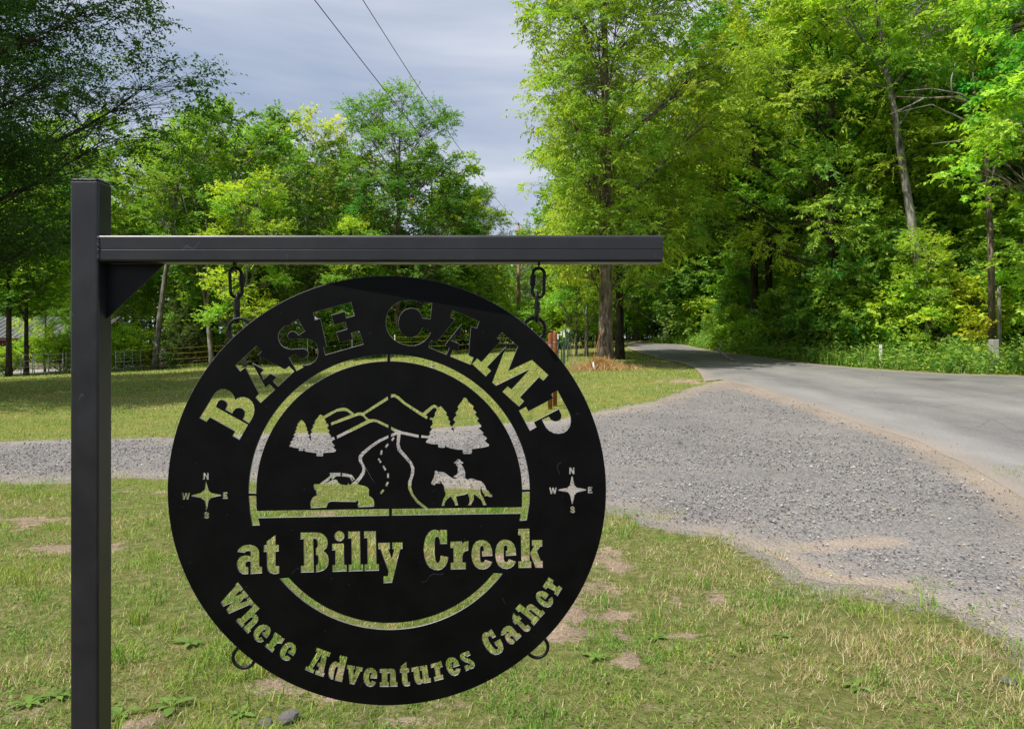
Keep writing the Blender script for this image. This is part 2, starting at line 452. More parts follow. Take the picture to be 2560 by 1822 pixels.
hole(('n', [(578,465),(580,600),(635,598),(635,680),(590,685),(605,900),(655,900),(655,970),(600,992),(540,985),(505,950),(488,890),(480,690),(440,692),(440,612),(465,605),(460,560)]))
hole(('n', [(685,590),(845,562),(880,830),(910,850),(940,820),(920,640),(885,645),(870,560),(1025,532),(1065,815),(1110,815),(1115,900),(960,925),(930,910),(880,950),(820,940),(775,890),(755,830),(735,660),(695,668)]))
hole(('n', [(1110,510),(1260,475),(1270,500),(1290,460),(1335,445),(1370,565),(1330,572),(1310,610),(1322,745),(1375,740),(1390,830),(1200,878),(1180,795),(1230,780),(1190,575),(1120,585)]))
hole(('n', [(1740,535),(1610,575),(1595,520),(1625,500),(1605,455),(1575,455),(1565,490),(1575,560),(1595,620),(1625,660),(1655,655),(1665,610),(1765,610),(1750,670),(1710,735),(1640,765),(1570,745),(1510,690),(1465,610),(1445,520),(1460,430),(1510,375),(1580,360),(1650,375),(1700,430)]))
hole(('n', [(1870,250),(1945,220),(1980,305),(1905,345),(1885,320),(1855,325),(1850,350),(1880,375),(1960,400),(2030,440),(2070,490),(2078,540),(2050,590),(1990,612),(1955,605),(1950,625),(1885,655),(1850,555),(1920,525),(1950,545),(1975,535),(1975,505),(1940,480),(1870,460),(1800,420),(1760,370),(1760,315),(1790,275),(1840,260)]))
hole(('G', [(357,1042),(437,1170),(380,1205),(345,1165),(310,1155),(288,1190),(310,1260),(360,1340),(420,1405),(460,1420),(480,1390),(465,1340),(445,1345),(408,1285),(515,1222),(560,1310),(578,1390),(550,1460),(490,1500),(420,1510),(340,1475),(270,1400),(210,1300),(185,1210),(195,1140),(235,1100),(285,1098),(312,1108),(303,1080)]))
hole(('G', [(535,1150),(545,1080),(585,1020),(640,985),(700,980),(745,1005),(780,1050),(838,1125),(868,1115),(912,1165),(815,1255),(745,1160),(715,1158),(695,1180),(705,1210),(730,1222),(755,1225),(790,1270),(755,1315),(700,1310),(650,1270),(615,1210),(610,1160),(640,1120),(690,1105),(670,1080),(640,1078),(625,1110),(560,1150)]))
hole(('G', [(765,740),(828,810),(862,790),(912,840),(875,875),(990,985),(1030,960),(1083,1010),(1060,1060),(1010,1085),(960,1070),(905,1015),(822,925),(797,950),(750,895),(780,870),(742,850)]))
hole(('G', [(882,577),(1000,668),(1010,625),(1055,585),(1105,583),(1150,615),(1275,712),(1300,688),(1342,735),(1255,830),(1215,790),(1075,675),(1050,685),(1050,710),(1180,815),(1190,800),(1240,850),(1137,970),(1087,915),(1110,890),(880,700),(852,718),(800,660)]))
hole(('G', [(1412,400),(1350,487),(1308,450),(1280,425),(1255,430),(1252,455),(1290,490),(1350,530),(1400,545),(1422,520),(1410,500),(1470,445),(1492,490),(1488,560),(1450,615),(1390,637),(1320,620),(1250,570),(1195,500),(1178,440),(1190,380),(1235,345),(1300,340),(1360,360)]))
hole(('G', [(1410,88),(1500,140),(1480,185),(1510,230),(1570,275),(1600,240),(1660,285),(1575,425),(1512,380),(1540,350),(1390,265),(1362,300),(1305,255),(1370,150),(1412,160),(1390,130)]))
# mountains with the trees on either side
hole(('T', [(480,530),(520,560),(590,660),(580,690),(628,755),(600,790),(658,855),(640,885),(690,945),(688,970),(665,990),(700,1030),(720,1095),(735,1080),(728,1020),(740,985),(715,960),(712,925),(775,850),(740,830),(738,800),(808,715),(785,695),(790,670),(855,600),(830,575),(925,460),(960,405),(995,390),(1030,405),(1060,430),(1090,420),(1250,330),(1430,240),(1560,205),(1660,205),(1732,235)]),
     ('M', [(880,340),(908,362),(930,352),(960,350),(975,352),(1170,225),(1172,248),(990,362),(988,375),(1022,405),(1060,403),(1090,410),(1175,450),(1175,470),(1080,425),(1055,422),(1030,428),(772,554),(766,536),(1005,413),(975,378),(950,370),(925,375),(725,449),(720,432),(884,367),(850,340),(820,335),(790,338)]),
     ('T', [(1430,300),(1090,495),(1140,580),(1130,625),(1195,640),(1207,690),(1160,740),(1230,825),(1195,850),(1275,970),(1250,995),(1225,1020),(1350,990),(1378,1050),(1305,1080),(1300,1140),(1375,1220),(1320,1255),(1405,1340),(1400,1370),(1350,1395),(1060,1415),(1060,1490),(1040,1505),(890,1502),(878,1480),(885,1420),(750,1405),(620,1385),(555,1360),(550,1300),(528,1298),(525,1345),(510,1358),(410,1355),(400,1335),(400,1290),(270,1275),(150,1240),(150,1215),(205,1170),(175,1135),(270,1050),(230,1045),(300,965),(260,940),(325,870),(303,840),(355,765),(330,740),(380,680),(365,650),(440,560)]))
hole(('M', [(1197,207),(1225,205),(1260,225),(1310,270),(1420,340)]),
     ('t', [(60,560),(270,390),(320,375),(370,390),(415,430),(440,425),(465,405),(495,430),(600,555),(585,595),(640,655),(625,690),(675,745),(670,775),(645,790),(718,865),(715,895),(690,905),(740,950),(758,1000),(768,990),(755,950),(775,920),(740,895),(725,860),(805,760),(760,720),(757,690),(830,600),(800,560),(870,470),(850,420),(960,270),(985,220),(1020,215),(1050,235),(1085,300),(1210,410),(1185,455),(1268,545),(1235,590),(1322,685),(1275,720),(1378,840),(1370,870),(1310,890),(1430,1000),(1400,1040),(1505,1120),(1490,1150),(1440,1170),(1555,1270),(1545,1300),(1420,1330),(1165,1365),(1168,1440),(1140,1470),(980,1472),(960,1450),(970,1380),(830,1375),(680,1345),(585,1310),(580,1290),(565,1270),(555,1325),(530,1335),(420,1330),(410,1310),(415,1260),(250,1250),(135,1220),(135,1200),(195,1125),(25,1110),(35,1060),(190,1075),(240,1025),(215,995),(285,910),(240,890),(240,870),(300,790),(275,760),(290,715),(220,700),(235,660),(300,675),(345,600),(335,560),(380,495),(385,480),(350,440),(325,435),(300,440),(125,600),(170,640),(150,690),(0,600)]),
     ('M', [(1300,285),(1250,243),(1222,225),(1197,230)]))
hole(('M', [(1198,463),(1250,488),(1285,500),(1415,529),(1415,549),(1285,521),(1272,521),(1263,600),(1275,640),(1310,680),(1360,740),(1382,790),(1378,840),(1360,890),(1355,940),(1370,990),(1410,1045),(1485,1105),(1460,1108),(1400,1060),(1355,1000),(1333,950),(1333,900),(1352,850),(1358,800),(1345,755),(1290,695),(1250,650),(1240,610),(1246,522),(1198,541),(1198,522),(1232,507),(1198,485)]))
hole(('M', [(1175,532),(1100,565),(1020,620),(960,670),(940,700),(942,735),(958,758)]),
     ('J', [(1760,110),(1740,230),(1650,370),(1550,485),(1430,575),(1400,620),(1355,610),(1335,555),(1320,600),(1290,630),(1100,600),(1030,550),(1000,480),(960,455),(880,455),(690,555),(640,550),(720,490),(760,470),(775,420),(825,380),(835,440),(905,410),(930,370),(980,345),(1095,350),(1100,250),(790,255),(770,270),(800,310),(760,370),(470,590),(400,600),(340,585),(305,600),(295,660),(325,750),(370,770),(370,840),(395,900),(385,930),(330,950),(265,1000),(215,1090),(195,1190),(215,1300),(675,1280),(700,1200),(720,1150),(780,1110),(850,1100),(1050,1108),(1550,1115),(1600,1070),(1630,1055),(1630,1170),(1608,1210),(1640,1275),(2095,1255),(2110,1200),(2100,1110),(2070,1030),(2000,965),(1945,945),(1945,740),(1910,690),(1850,660),(1650,610),(1610,570),(1720,430),(1820,280),(1845,130),(1810,20)]),
     ('M', [(990,775),(968,735),(966,705),(985,680),(1040,630),(1110,582),(1175,550)]))
hole(('J', [(1145,260),(1300,285),(1440,320),(1475,360),(1525,440),(1490,465),(1435,392),(1420,395),(1465,490),(1445,505),(1370,385),(1250,360),(1140,350)]))
for (x0, y0), (x1, y1) in [((1220,548),(1203,572)), ((1173,598),(1155,626)), ((1124,650),(1117,682)), ((1098,716),(1115,745)), ((1135,772),(1152,804)), ((1172,832),(1173,865)), ((1173,900),(1158,930)), ((1138,962),(1115,990))]:
    L = math.hypot(x1 - x0, y1 - y0); nx, ny = -(y1 - y0) / L * 6.5, (x1 - x0) / L * 6.5
    hole(('M', [(x0 + nx, y0 + ny), (x1 + nx, y1 + ny), (x1 - nx, y1 - ny), (x0 - nx, y0 - ny)]))
hole(('H', [(285,500),(305,520),(325,490),(350,500),(360,525),(420,525),(500,530),(580,560),(680,640),(770,695),(840,720),(925,690),(935,660),(880,680),(850,680),(795,660),(830,630),(900,590),(918,540),(915,430),(935,375),(905,380),(875,345),(862,285),(825,290),(815,270),(870,240),(890,200),(930,185),(970,195),(1000,240),(1060,270),(1050,298),(1015,300),(1010,335),(1060,400),(1090,470),(1110,540),(1108,690),(1150,720),(1165,745),(1220,715),(1300,708),(1370,725),(1440,760),(1540,780),(1600,830),(1650,910),(1690,1010),(1760,1065),(1765,1085),(1745,1090),(1800,1130),(1835,1135),(1820,1150),(1845,1175),(1830,1195),(1760,1190),(1690,1160),(1645,1175),(1640,1140),(1590,1080),(1560,1000),(1540,940),(1525,980),(1520,1050),(1545,1140),(1600,1210),(1640,1330),(1680,1390),(1675,1415),(1600,1418),(1560,1310),(1540,1265),(1450,1200),(1350,1115),(1345,1180),(1340,1280),(1300,1340),(1275,1400),(1265,1422),(1190,1420),(1235,1350),(1235,1250),(1180,1100),(1080,1140),(860,1180),(880,1270),(920,1420),(850,1425),(820,1340),(730,1190),(710,1180),(640,1240),(580,1310),(555,1370),(545,1430),(480,1435),(510,1340),(530,1260),(580,1170),(590,1100),(555,1020),(545,920),(500,850),(465,800),(440,765),(400,770),(350,800),(435,810),(435,835),(310,832),(300,865),(260,878),(205,850),(200,810),(270,680),(295,560)]))
# ring slots, the bar, the lower arc
EC, EO, EI = (973.2, 1229.0), (350.6, 343.0), (332.3, 326.7)
def ell(e, y=None, x=None, side=1):
    if y is not None: return (EC[0] + side * e[0] * math.sqrt(max(0, 1 - ((y - EC[1]) / e[1]) ** 2)), y)
    return (x, EC[1] + side * e[1] * math.sqrt(max(0, 1 - ((x - EC[0]) / e[0]) ** 2)))
def arc(e, p, q, n=40):
    a0 = math.atan2((p[1] - EC[1]) / e[1], (p[0] - EC[0]) / e[0]); a1 = math.atan2((q[1] - EC[1]) / e[1], (q[0] - EC[0]) / e[0])
    if a1 - a0 > math.pi: a1 -= 2 * math.pi
    if a0 - a1 > math.pi: a1 += 2 * math.pi
    return [(EC[0] + e[0] * math.cos(a), EC[1] + e[1] * math.sin(a)) for a in np.linspace(a0, a1, n)]
hole(('X', arc(EO, ell(EO, y=1231.5, side=-1), ell(EO, x=968.2, side=-1)) + arc(EI, ell(EI, x=968.2, side=-1), ell(EI, y=1232.2, side=-1))))
hole(('X', arc(EO, ell(EO, x=975.9, side=-1), ell(EO, y=1222, side=1)) + arc(EI, ell(EI, y=1222.5, side=1), ell(EI, x=975.9, side=-1))))
hole(('X', [(622.7, 1238.7), (640.6, 1238.3), (642, 1276.2), (972.3, 1271.2), (972.3, 1287), (645.7, 1293.2), (649.5, 1311.3), (631.5, 1311.9), (625.5, 1275)]))
hole(('X', [(1305.6, 1229), (1323.6, 1228.4), (1323, 1256), (1316.5, 1298.8), (1298.9, 1300.2), (1302.3, 1282.4), (980, 1286.8), (980, 1271.1), (1304.7, 1267)]))
hole(('X', arc(EO, (701, 1444), (1254.7, 1432), 56) + arc(EI, (1235.2, 1432), (721, 1444), 56)))
# compass roses
hole(('l', [(940,505),(955,560),(980,650),(990,690),(1030,730),(1050,745),(1230,775),(1240,790),(1050,830),(1030,850),(990,890),(975,970),(960,1050),(945,1078),(937,1074),(945,1040),(925,950),(910,885),(850,850),(835,830),(650,800),(650,790),(840,740),(860,715),(905,690),(920,630),(932,530)]))
hole(('r', [(992,440),(1005,470),(1025,580),(1045,650),(1095,705),(1280,735),(1305,748),(1280,765),(1100,805),(1045,860),(1020,980),(997,1065),(987,1060),(960,930),(940,855),(895,800),(690,770),(685,758),(690,745),(890,705),(945,650),(960,570),(980,460)]))
_N = [(886,335),(915,335),(958,412),(961,335),(987,335),(988,461),(960,464),(914,385),(910,461),(882,463)]
_W = [(452,740),(480,740),(497,815),(518,745),(545,742),(562,812),(582,740),(609,740),(580,861),(550,862),(530,790),(505,865),(478,865)]
_Ec = [(1284,729),(1370,725),(1372,749),(1311,752),(1311,777),(1360,775),(1362,800),(1312,803),(1312,828),(1376,825),(1376,850),(1285,853)]
_S = [(996,1163),(968,1170),(950,1145),(928,1150),(933,1167),(980,1183),(1000,1213),(990,1240),(955,1251),(915,1241),(901,1213),(926,1207),(940,1226),(966,1226),(972,1212),(915,1186),(903,1155),(920,1130),(950,1121),(980,1133)]
for g in (_N, _W, _Ec, _S):
    hole(('l', g))
    hole(('X', [(1430.2 + (x - 516.2) * 0.94, 1223.6 + (y - 1237)) for x, y in fr('l', g)]))

YAW = math.radians(3.6)
PC = Vector(((968 - HX) / F * 2.184, 2.184, EYE - (1226 - HY) / F * 2.184))
PA = Vector((math.cos(YAW), math.sin(YAW), 0))
PN = Vector((-math.sin(YAW), math.cos(YAW), 0))
def to_plate(px, py):
    r = Vector(((px - HX) / F, 1.0, (HY - py) / F))
    e = Vector((0, 0, EYE))
    t = PN.dot(PC - e) / PN.dot(r)
    q = e + r * t - PC
    return (q.dot(PA), q.z)
outline = [(967.3 + 547.6 * math.cos(a), 1225.5 + 535.5 * math.sin(a)) for a in np.linspace(0, 2 * math.pi, 180, endpoint=False)]

cu = bpy.data.curves.new('plate_curve', 'CURVE')
cu.dimensions = '2D'; cu.fill_mode = 'BOTH'
cu.extrude = 0.0026; cu.bevel_depth = 0.0006; cu.bevel_resolution = 0; cu.offset = -0.0006
for poly in [outline] + HOLES:
    sp = cu.splines.new('POLY')
    sp.points.add(len(poly) - 1)
    for p, (x, y) in zip(sp.points, poly):
        u, v = to_plate(x, y)
        p.co = (u, v, 0, 1)
    sp.use_cyclic_u = True
tmp = bpy.data.objects.new('plate_tmp', cu)
COL.objects.link(tmp)
dg = bpy.context.evaluated_depsgraph_get()
plate_me = bpy.data.meshes.new_from_object(tmp.evaluated_get(dg))
bpy.data.objects.remove(tmp)
plate_me.name = 'plate'
for p in plate_me.polygons:
    p.use_smooth = False

sign = empty('sign_plate', PC, YAW, 'round black steel plate cut with BASE CAMP at Billy Creek, hanging from the beam', 'sign')
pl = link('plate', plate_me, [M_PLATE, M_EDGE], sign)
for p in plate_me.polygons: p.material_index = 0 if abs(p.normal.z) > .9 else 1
pl.rotation_euler = (math.pi / 2, 0, 0)
ring_me = None
def torus_mesh(name, R, r, ns=40, nr=10, sy=1.0):
    a = np.linspace(0, 2 * np.pi, ns, endpoint=False); b = np.linspace(0, 2 * np.pi, nr, endpoint=False)
    A, B = np.meshgrid(a, b, indexing='ij')
    V = np.stack([(R + r * np.cos(B)) * np.cos(A), r * np.sin(B), (R + r * np.cos(B)) * np.sin(A)], -1).reshape(-1, 3)
    i = np.arange(ns)[:, None] * nr; i2 = (np.arange(ns)[:, None] + 1) % ns * nr; j = np.arange(nr)[None]; j2 = (j + 1) % nr
    Q = np.stack([i + j, i2 + j, i2 + j2, i + j2], -1).reshape(-1, 4)
    return np_mesh(name, V, Q, smooth=True)
ring_me = torus_mesh('ring', 0.0297, 0.0046)
for (x, y) in [(597.5, 823.5), (1336.5, 821), (608.6, 1644), (1344, 1619)]:
    u, v = to_plate(x, y)
    r = link('ring', ring_me, M_BRACKET, sign)
    r.location = (u, 0.0072, v)

# frame: post, cap, beam, bracket
YF = 2.146
def onf(px, py, y=YF): return ((px - HX) / F * y, EYE + (HY - py) / F * y)
frame = empty('sign_post', ((210 - HX) / F * YF, YF + .038, 0), 0, 'black square steel post with a long welded arm that carries the round sign', 'sign post')
FO = Vector(frame.location)
x0 = onf(174.6, 0)[0]; x1 = onf(245.0, 0)[0]
ztop = onf(0, 446)[1]; zb0 = onf(0, 655.0)[1]; zb1 = onf(0, 587.5)[1]
xend = onf(1658, 0)[0]
def fbox(name, lo, hi, bevel=0.0, seg=3, smooth=False):
    me = box_mesh(name, Vector(lo) - FO, Vector(hi) - FO, bevel, seg)
    return link(name, me, M_PAINT, frame)
post = fbox('post', (x0, YF, -0.35), (x1, YF + .0762, ztop - .004), 0.007)
cap = fbox('post_cap', (x0 + .0015, YF + .0015, ztop - .0038), (x1 - .0015, YF + .0747, ztop), 0.0015, 1)
# beam with the weld seam of the tube as a shallow groove along its face
bm = bmesh.new()
prof = []
def rr(y0, z0, y1, z1, r, groove):
    pts = []
    for cx, cz, a0 in ((y1 - r, z1 - r, 0), (y0 + r, z1 - r, 90), (y0 + r, z0 + r, 180), (y1 - r, z0 + r, 270)):
        for k in range(5):
            a = math.radians(a0 + k * 22.5)
            pts.append((cx + r * math.cos(a), cz + r * math.sin(a)))
        if a0 == 90 and groove:
            zm = z0 + (z1 - z0) * .47
            pts += [(y0, zm + .0016), (y0 + .0009, zm + .0006), (y0 + .0009, zm - .0006), (y0, zm - .0016)]
    return pts
prof = rr(YF, zb0, YF + .0762, zb1, 0.0075, True)
rings = []
for x in (x1 + .0005, xend - .003, xend):
    sh = 0.0 if x < xend else 0.0025
    cy = YF + .0381; cz = (zb0 + zb1) / 2
    rings.append([bm.verts.new((x - FO.x, (cy + (y - cy) * (1 - sh / .038)) - FO.y, cz + (z - cz) * (1 - sh / .036))) for y, z in prof])
for a, b in zip(rings[:-1], rings[1:]):
    for i in range(len(prof)):
        j = (i + 1) % len(prof)
        bm.faces.new((a[i], b[i], b[j], a[j]))
bm.faces.new(rings[0]); bm.faces.new(rings[-1][::-1])
bmesh.ops.recalc_face_normals(bm, faces=bm.faces)
beam_me = bpy.data.meshes.new('beam'); bm.to_mesh(beam_me); bm.free()
link('beam', beam_me, M_PAINT, frame)
# bracket plate in the corner
gx = onf(410, 0, 2.19)[0]; gz = onf(0, 797, 2.2)[1]
bm = bmesh.new()
tri = [(x1 + .0008, zb0 - .0008), (gx, zb0 - .0008), (x1 + .0008, gz)]
fa = [bm.verts.new((x - FO.x, YF + .044 - FO.y, z)) for x, z in tri]
fb = [bm.verts.new((x - FO.x, YF + .052 - FO.y, z)) for x, z in tri]
bm.faces.new(fa); bm.faces.new(fb[::-1])
for i in range(3): bm.faces.new((fa[i], fb[i], fb[(i + 1) % 3], fa[(i + 1) % 3]))
bmesh.ops.recalc_face_normals(bm, faces=bm.faces)
g_me = bpy.data.meshes.new('bracket'); bm.to_mesh(g_me); bm.free()
link('bracket', g_me, M_BRACKET, frame)
# lumpy weld bead where the arm meets the post
wz = np.linspace(zb0 + .004, zb1 - .004, 26)
wp = np.stack([np.full(26, x1 + .001) + rng.normal(0, .0006, 26), np.full(26, YF + .001) + rng.normal(0, .0005, 26), wz], -1) - np.array(FO)
link('weld_bead', tube_mesh('weld_bead', [(wp, rng.uniform(.0028, .0056, 26))], 7), M_PAINT, frame)
wx = np.linspace(x0 + .006, x1 - .004, 20)
wp = np.stack([wx, np.full(20, YF + .0012), np.full(20, ztop - .0038) + rng.normal(0, .0004, 20)], -1) - np.array(FO)
link('weld_bead', tube_mesh('weld_bead', [(wp, rng.uniform(.0014, .0022, 20))], 6), M_PAINT, frame)
# loops under the beam
def plx(px, py, y=2.184): return Vector(((px - HX) / F * y, y, EYE + (HY - py) / F * y))
eyeL, eyeR = plx(587, 672), plx(1347, 672)
for e in (eyeL, eyeR):
    a = np.linspace(-0.15 * math.pi, 1.15 * math.pi, 14)
    pts = np.stack([np.zeros(14), -0.008 * np.cos(a), -0.010 * np.sin(a)], -1) + np.array([e.x, 2.184, zb0 - .006])
    pts = np.concatenate([[[e.x, 2.176, zb0 + .001]], pts[::-1], [[e.x, 2.192, zb0 + .001]]])
    link('eye_loop', tube_mesh('eye_loop', [(pts - np.array(FO), np.full(len(pts), .0032))], 8), M_PAINT, frame)

# quick links
def oval_mesh(name, H, Wd, r):
    """closed oval of round bar in the XZ plane, top inside at z=0"""
    Rr = Wd / 2; st = H / 2 - Rr
    pts = []
    for k in range(13):
        a = math.pi * k / 12; pts.append((Rr * math.cos(a), 0, st + Rr * math.sin(a)))
    for k in range(13):
        a = math.pi + math.pi * k / 12; pts.append((Rr * math.cos(a), 0, -st + Rr * math.sin(a)))
    pts.append(pts[0])
    return tube_mesh(name, [(np.array(pts), np.full(len(pts), r))], 10, caps=False)
link_me = oval_mesh('link_body', 0.080, 0.032, 0.0046)
bm = bmesh.new()
bmesh.ops.create_cone(bm, cap_ends=True, segments=6, radius1=.0078, radius2=.0078, depth=.030)
nut_me = bpy.data.meshes.new('nut'); bm.to_mesh(nut_me); bm.free()
def quick_link(loc, rz, tilt, nut_side, label, nz=0.004):
    t = empty('quick_link', loc, 0, label, 'chain link', 'quick links holding up the sign')
    t.rotation_euler = (0, tilt, rz)
    link('link_body', link_me, M_BRACKET, t)
    k = link('nut', nut_me, M_BRACKET, t); k.location = (nut_side * .016, 0, nz)
quick_link(plx(590, 706.5), math.radians(38), math.radians(-2), 1, 'upper oval link under the beam near the bracket, above the left ring')
quick_link(plx(594, 770), math.radians(102), math.radians(1), -1, 'lower link with a gray lit nut, joined to the sign\'s left ring', .008)
quick_link(plx(1346, 706.8), math.radians(6), math.radians(2), -1, 'upper oval link seen face on with its nut, under the beam near its free end', .006)
quick_link(plx(1342, 767), math.radians(84), math.radians(3), 1, 'lower link seen edge on, joined to the sign\'s right ring', .0)
# ------------------------------------------------------------------ ground, drive, road
def gpoly(pts): return [ground_px(x, y) for x, y in pts]
drive_up = [(-160,1112),(0,1108),(90,1104),(170,1102),(280,1099),(432,1098),(550,1093),(657,1088),(750,1086),(900,1080),(1020,1076),(1150,1069),(1270,1061),(1394,1053),(1489,1033),(1570,1019),(1660,999),(1735,972),(1760,955)]
drive_lo = [(-160,1209),(0,1205),(90,1206),(170,1199),(280,1188),(419,1191),(520,1196),(633,1197),(730,1201),(830,1205),(960,1208),(1060,1212),(1140,1216),(1310,1223),(1430,1246),(1515,1262),(1568,1279),(1644,1312),(1720,1330),(1807,1340),(1857,1358),(1939,1384),(2010,1420),(2046,1447),(2100,1458),(2162,1460),(2225,1466),(2279,1478),(2366,1514),(2467,1547),(2518,1582),(2560,1616),(2660,1690),(2800,1790)]
road_near = [(1760,955),(1800,950),(1870,966),(1933,988),(2033,1018),(2133,1055),(2233,1085),(2290,1104),(2400,1155),(2480,1200),(2560,1250),(2680,1330),(2800,1420)]
road_left_far = [(1556,855),(1560,862),(1571,872),(1600,884),(1652,899),(1706,910),(1738,922),(1752,938),(1760,955)]
road_far = [(1606,851),(1613,858),(1650,860),(1706,863),(1734,870),(1800,882),(1867,890),(1940,899),(2033,911),(2133,920),(2233,927),(2350,935),(2460,938),(2560,941),(2700,946),(2800,949)]
def jag(poly, step, amp, seed):
    """resample a ground outline and make it wander a little"""
    out = []
    n = len(poly)
    for i in range(n):
        a, b = np.array(poly[i]), np.array(poly[(i + 1) % n])
        L = np.linalg.norm(b - a)
        k = max(1, int(L / (step * (0.5 + 0.04 * a[1]))))
        for j in range(k):
            out.append(a + (b - a) * j / k)
    P = np.array(out)
    dx = (fnoise(P[:, 0] + seed, P[:, 1], 0.9, 3) - .5) * 2 * amp
    dy = (fnoise(P[:, 0], P[:, 1] + seed * 3, 0.9, 3) - .5) * 2 * amp
    dx += (fnoise(P[:, 0] + seed, P[:, 1] + 70, .28, 3) - .5) * amp * .9
    dy += (fnoise(P[:, 0] - 33, P[:, 1] + seed, .28, 3) - .5) * amp * .9
    P[:, 0] += dx; P[:, 1] += dy
    return [tuple(p) for p in P]
g_up = gpoly(drive_up); g_lo = gpoly(drive_lo); g_near = gpoly(road_near); g_lf = gpoly(road_left_far); g_far = gpoly(road_far)
under = [(x + .3 + .012 * y, y + .3 + .02 * y) for x, y in g_near]
DRIVE = jag(g_up[:-1] + under[1:] + g_lo[::-1], .12, .16, 3.1)
# extend road out of frame to the right and round the bend at its far end
ROAD = jag(g_far[::-1] + g_lf[1:] + g_near[1:], .6, .07, 8.7)
def shrink_near(poly, d):  # the drive runs a little under the road edge
    return poly

def sheet(name, poly, mat, lift, fine, label, cat, edge_attr=True, extra=None):
    P = np.array(poly)
    lo, hi = P.min(0), P.max(0)
    pts = []
    y = lo[1]
    while y < hi[1]:
        st = fine * max(1.0, y / 9.0)
        xs = np.arange(lo[0], hi[0], st) + rng.uniform(-.2, .2) * st
        ys = np.full(len(xs), y) + rng.uniform(-.2, .2, len(xs)) * st
        m = pip(xs, ys, poly)
        if m.any():
            xs, ys = xs[m], ys[m]
            k = poly_dist(xs, ys, poly) > st * .35
            pts += list(zip(xs[k], ys[k]))
        y += st
    allp = [Vector(p) for p in poly] + [Vector(p) for p in pts]
    n = len(poly)
    edges = [(i, (i + 1) % n) for i in range(n)]
    vs, es, fs, *_ = delaunay_2d_cdt(allp, edges, [], 1, 1e-5)
    V = np.array([(v.x, v.y, 0) for v in vs])
    V[:, 2] = terrain(V[:, 0], V[:, 1]) + lift + .0009 * np.maximum(0, V[:, 1] - 9.5)
    Fc = np.array([f for f in fs if len(f) == 3])
    a, b, c = V[Fc[:, 0]], V[Fc[:, 1]], V[Fc[:, 2]]
    cr = (b[:, 0] - a[:, 0]) * (c[:, 1] - a[:, 1]) - (b[:, 1] - a[:, 1]) * (c[:, 0] - a[:, 0])
    cen = (a + b + c) / 3
    ok = pip(cen[:, 0], cen[:, 1], poly) & (np.abs(cr) > 1e-8)
    Fc = Fc[ok]; cr = cr[ok]
    Fc[cr < 0] = Fc[cr < 0][:, ::-1]
    me = np_mesh(name, V, Fc, smooth=True)
    nv = len(me.vertices)
    co = np.empty(nv * 3, dtype=np.float32); me.vertices.foreach_get('co', co); co = co.reshape(-1, 3)
    add_attr(me, 'edge', np.clip(poly_dist(co[:, 0], co[:, 1], poly) / 1.2, 0, 1))
    if extra: extra(me, co)
    o = link(name, me, mat)
    return tag(o, label, cat, kind='structure')

# patches where the grass is thin: (px, py, half width px, half height px, turn)
DIRT_PX = [(545,1805,130,30),(640,1715,110,24),(1010,1808,190,28),(860,1740,100,22),(420,1815,120,18),(1120,1765,60,14),(1400,1430,120,34),(1490,1392,110,18),(1440,1490,130,26),(1545,1492,110,18),(1380,1590,110,24),(1650,1500,60,8),
           (1430,1535,60,14),(1540,1545,60,16),(1565,1600,26,28),(1580,1655,26,30),(1605,1715,28,34),(1615,1770,18,24),(1690,1590,60,8),(330,1229,130,6),(120,1372,190,9),
           (900,1312,60,10),(1270,1400,100,18),(800,1690,50,16),(1780,1322,100,10),(2120,1452,110,10),(2300,1500,90,12),(2420,1545,90,14),(1640,910,60,7),(1705,952,60,6)]
DIRT = []
for (x, y, w, h) in DIRT_PX:
    gx_, gy_ = ground_px(x, y)
    if gy_ < 60:
        DIRT.append((gx_, gy_, w * gy_ / F, max(.05, h * gy_ ** 2 / (F * EYE))))
def dirt_at(X, Y):
    d = np.zeros(np.shape(X))
    nx = (fnoise(X, Y, .26, 4) - .5) * 1.3
    for (cx, cy, rx, ry) in DIRT:
        q = ((X - cx) / rx) ** 2 + ((Y - cy) / ry) ** 2
        d = np.maximum(d, np.clip(1.0 - np.sqrt(q) * .75 + nx * 2.2, 0, 1) * .9)
    # thin, wandering bare spots everywhere near the sign
    s = np.clip((fnoise(X + 40, Y + 11, .55, 4) - .62) * 5, 0, 1) * np.clip((10.5 - Y) / 3, 0, 1)
    return np.clip(np.maximum(d, s * .8), 0, 1)

def axis(dense_lo, dense_hi, st, lo, hi, grow):
    a = list(np.arange(dense_lo, dense_hi, st))
    s, x = st, dense_lo
    left = []
    while x > lo:
        s *= grow; x -= s; left.append(x)
    s, x = st, a[-1]
    right = []
    while x < hi:
        s *= grow; x += s; right.append(x)
    return np.array(left[::-1] + a + right)
gx = axis(-5.5, 7.5, .07, -260, 260, 1.035)
gy = axis(2.6, 10.6, .07, -120, 420, 1.03)
GX, GY = np.meshgrid(gx, gy)
GZ = terrain(GX, GY)
V = np.stack([GX.ravel(), GY.ravel(), GZ.ravel()], -1)
ny, nx = GX.shape
i = np.arange(ny - 1)[:, None] * nx + np.arange(nx - 1)[None]
Q = np.stack([i, i + 1, i + nx + 1, i + nx], -1).reshape(-1, 4)
g_me = np_mesh('ground', V, Q, smooth=True)
near_ = (V[:, 1] > 2) & (V[:, 1] < 34) & (np.abs(V[:, 0]) < 26)
strip = np.zeros(len(V)); strip[near_] = np.clip(1.0 - poly_dist(V[near_, 0], V[near_, 1], DRIVE) / (.12 + .75 * fnoise(V[near_, 0], V[near_, 1], .7, 3) ** 2), 0, 1)
add_attr(g_me, 'dirt', dirt_at(V[:, 0], V[:, 1]))
add_attr(g_me, 'grit', strip)
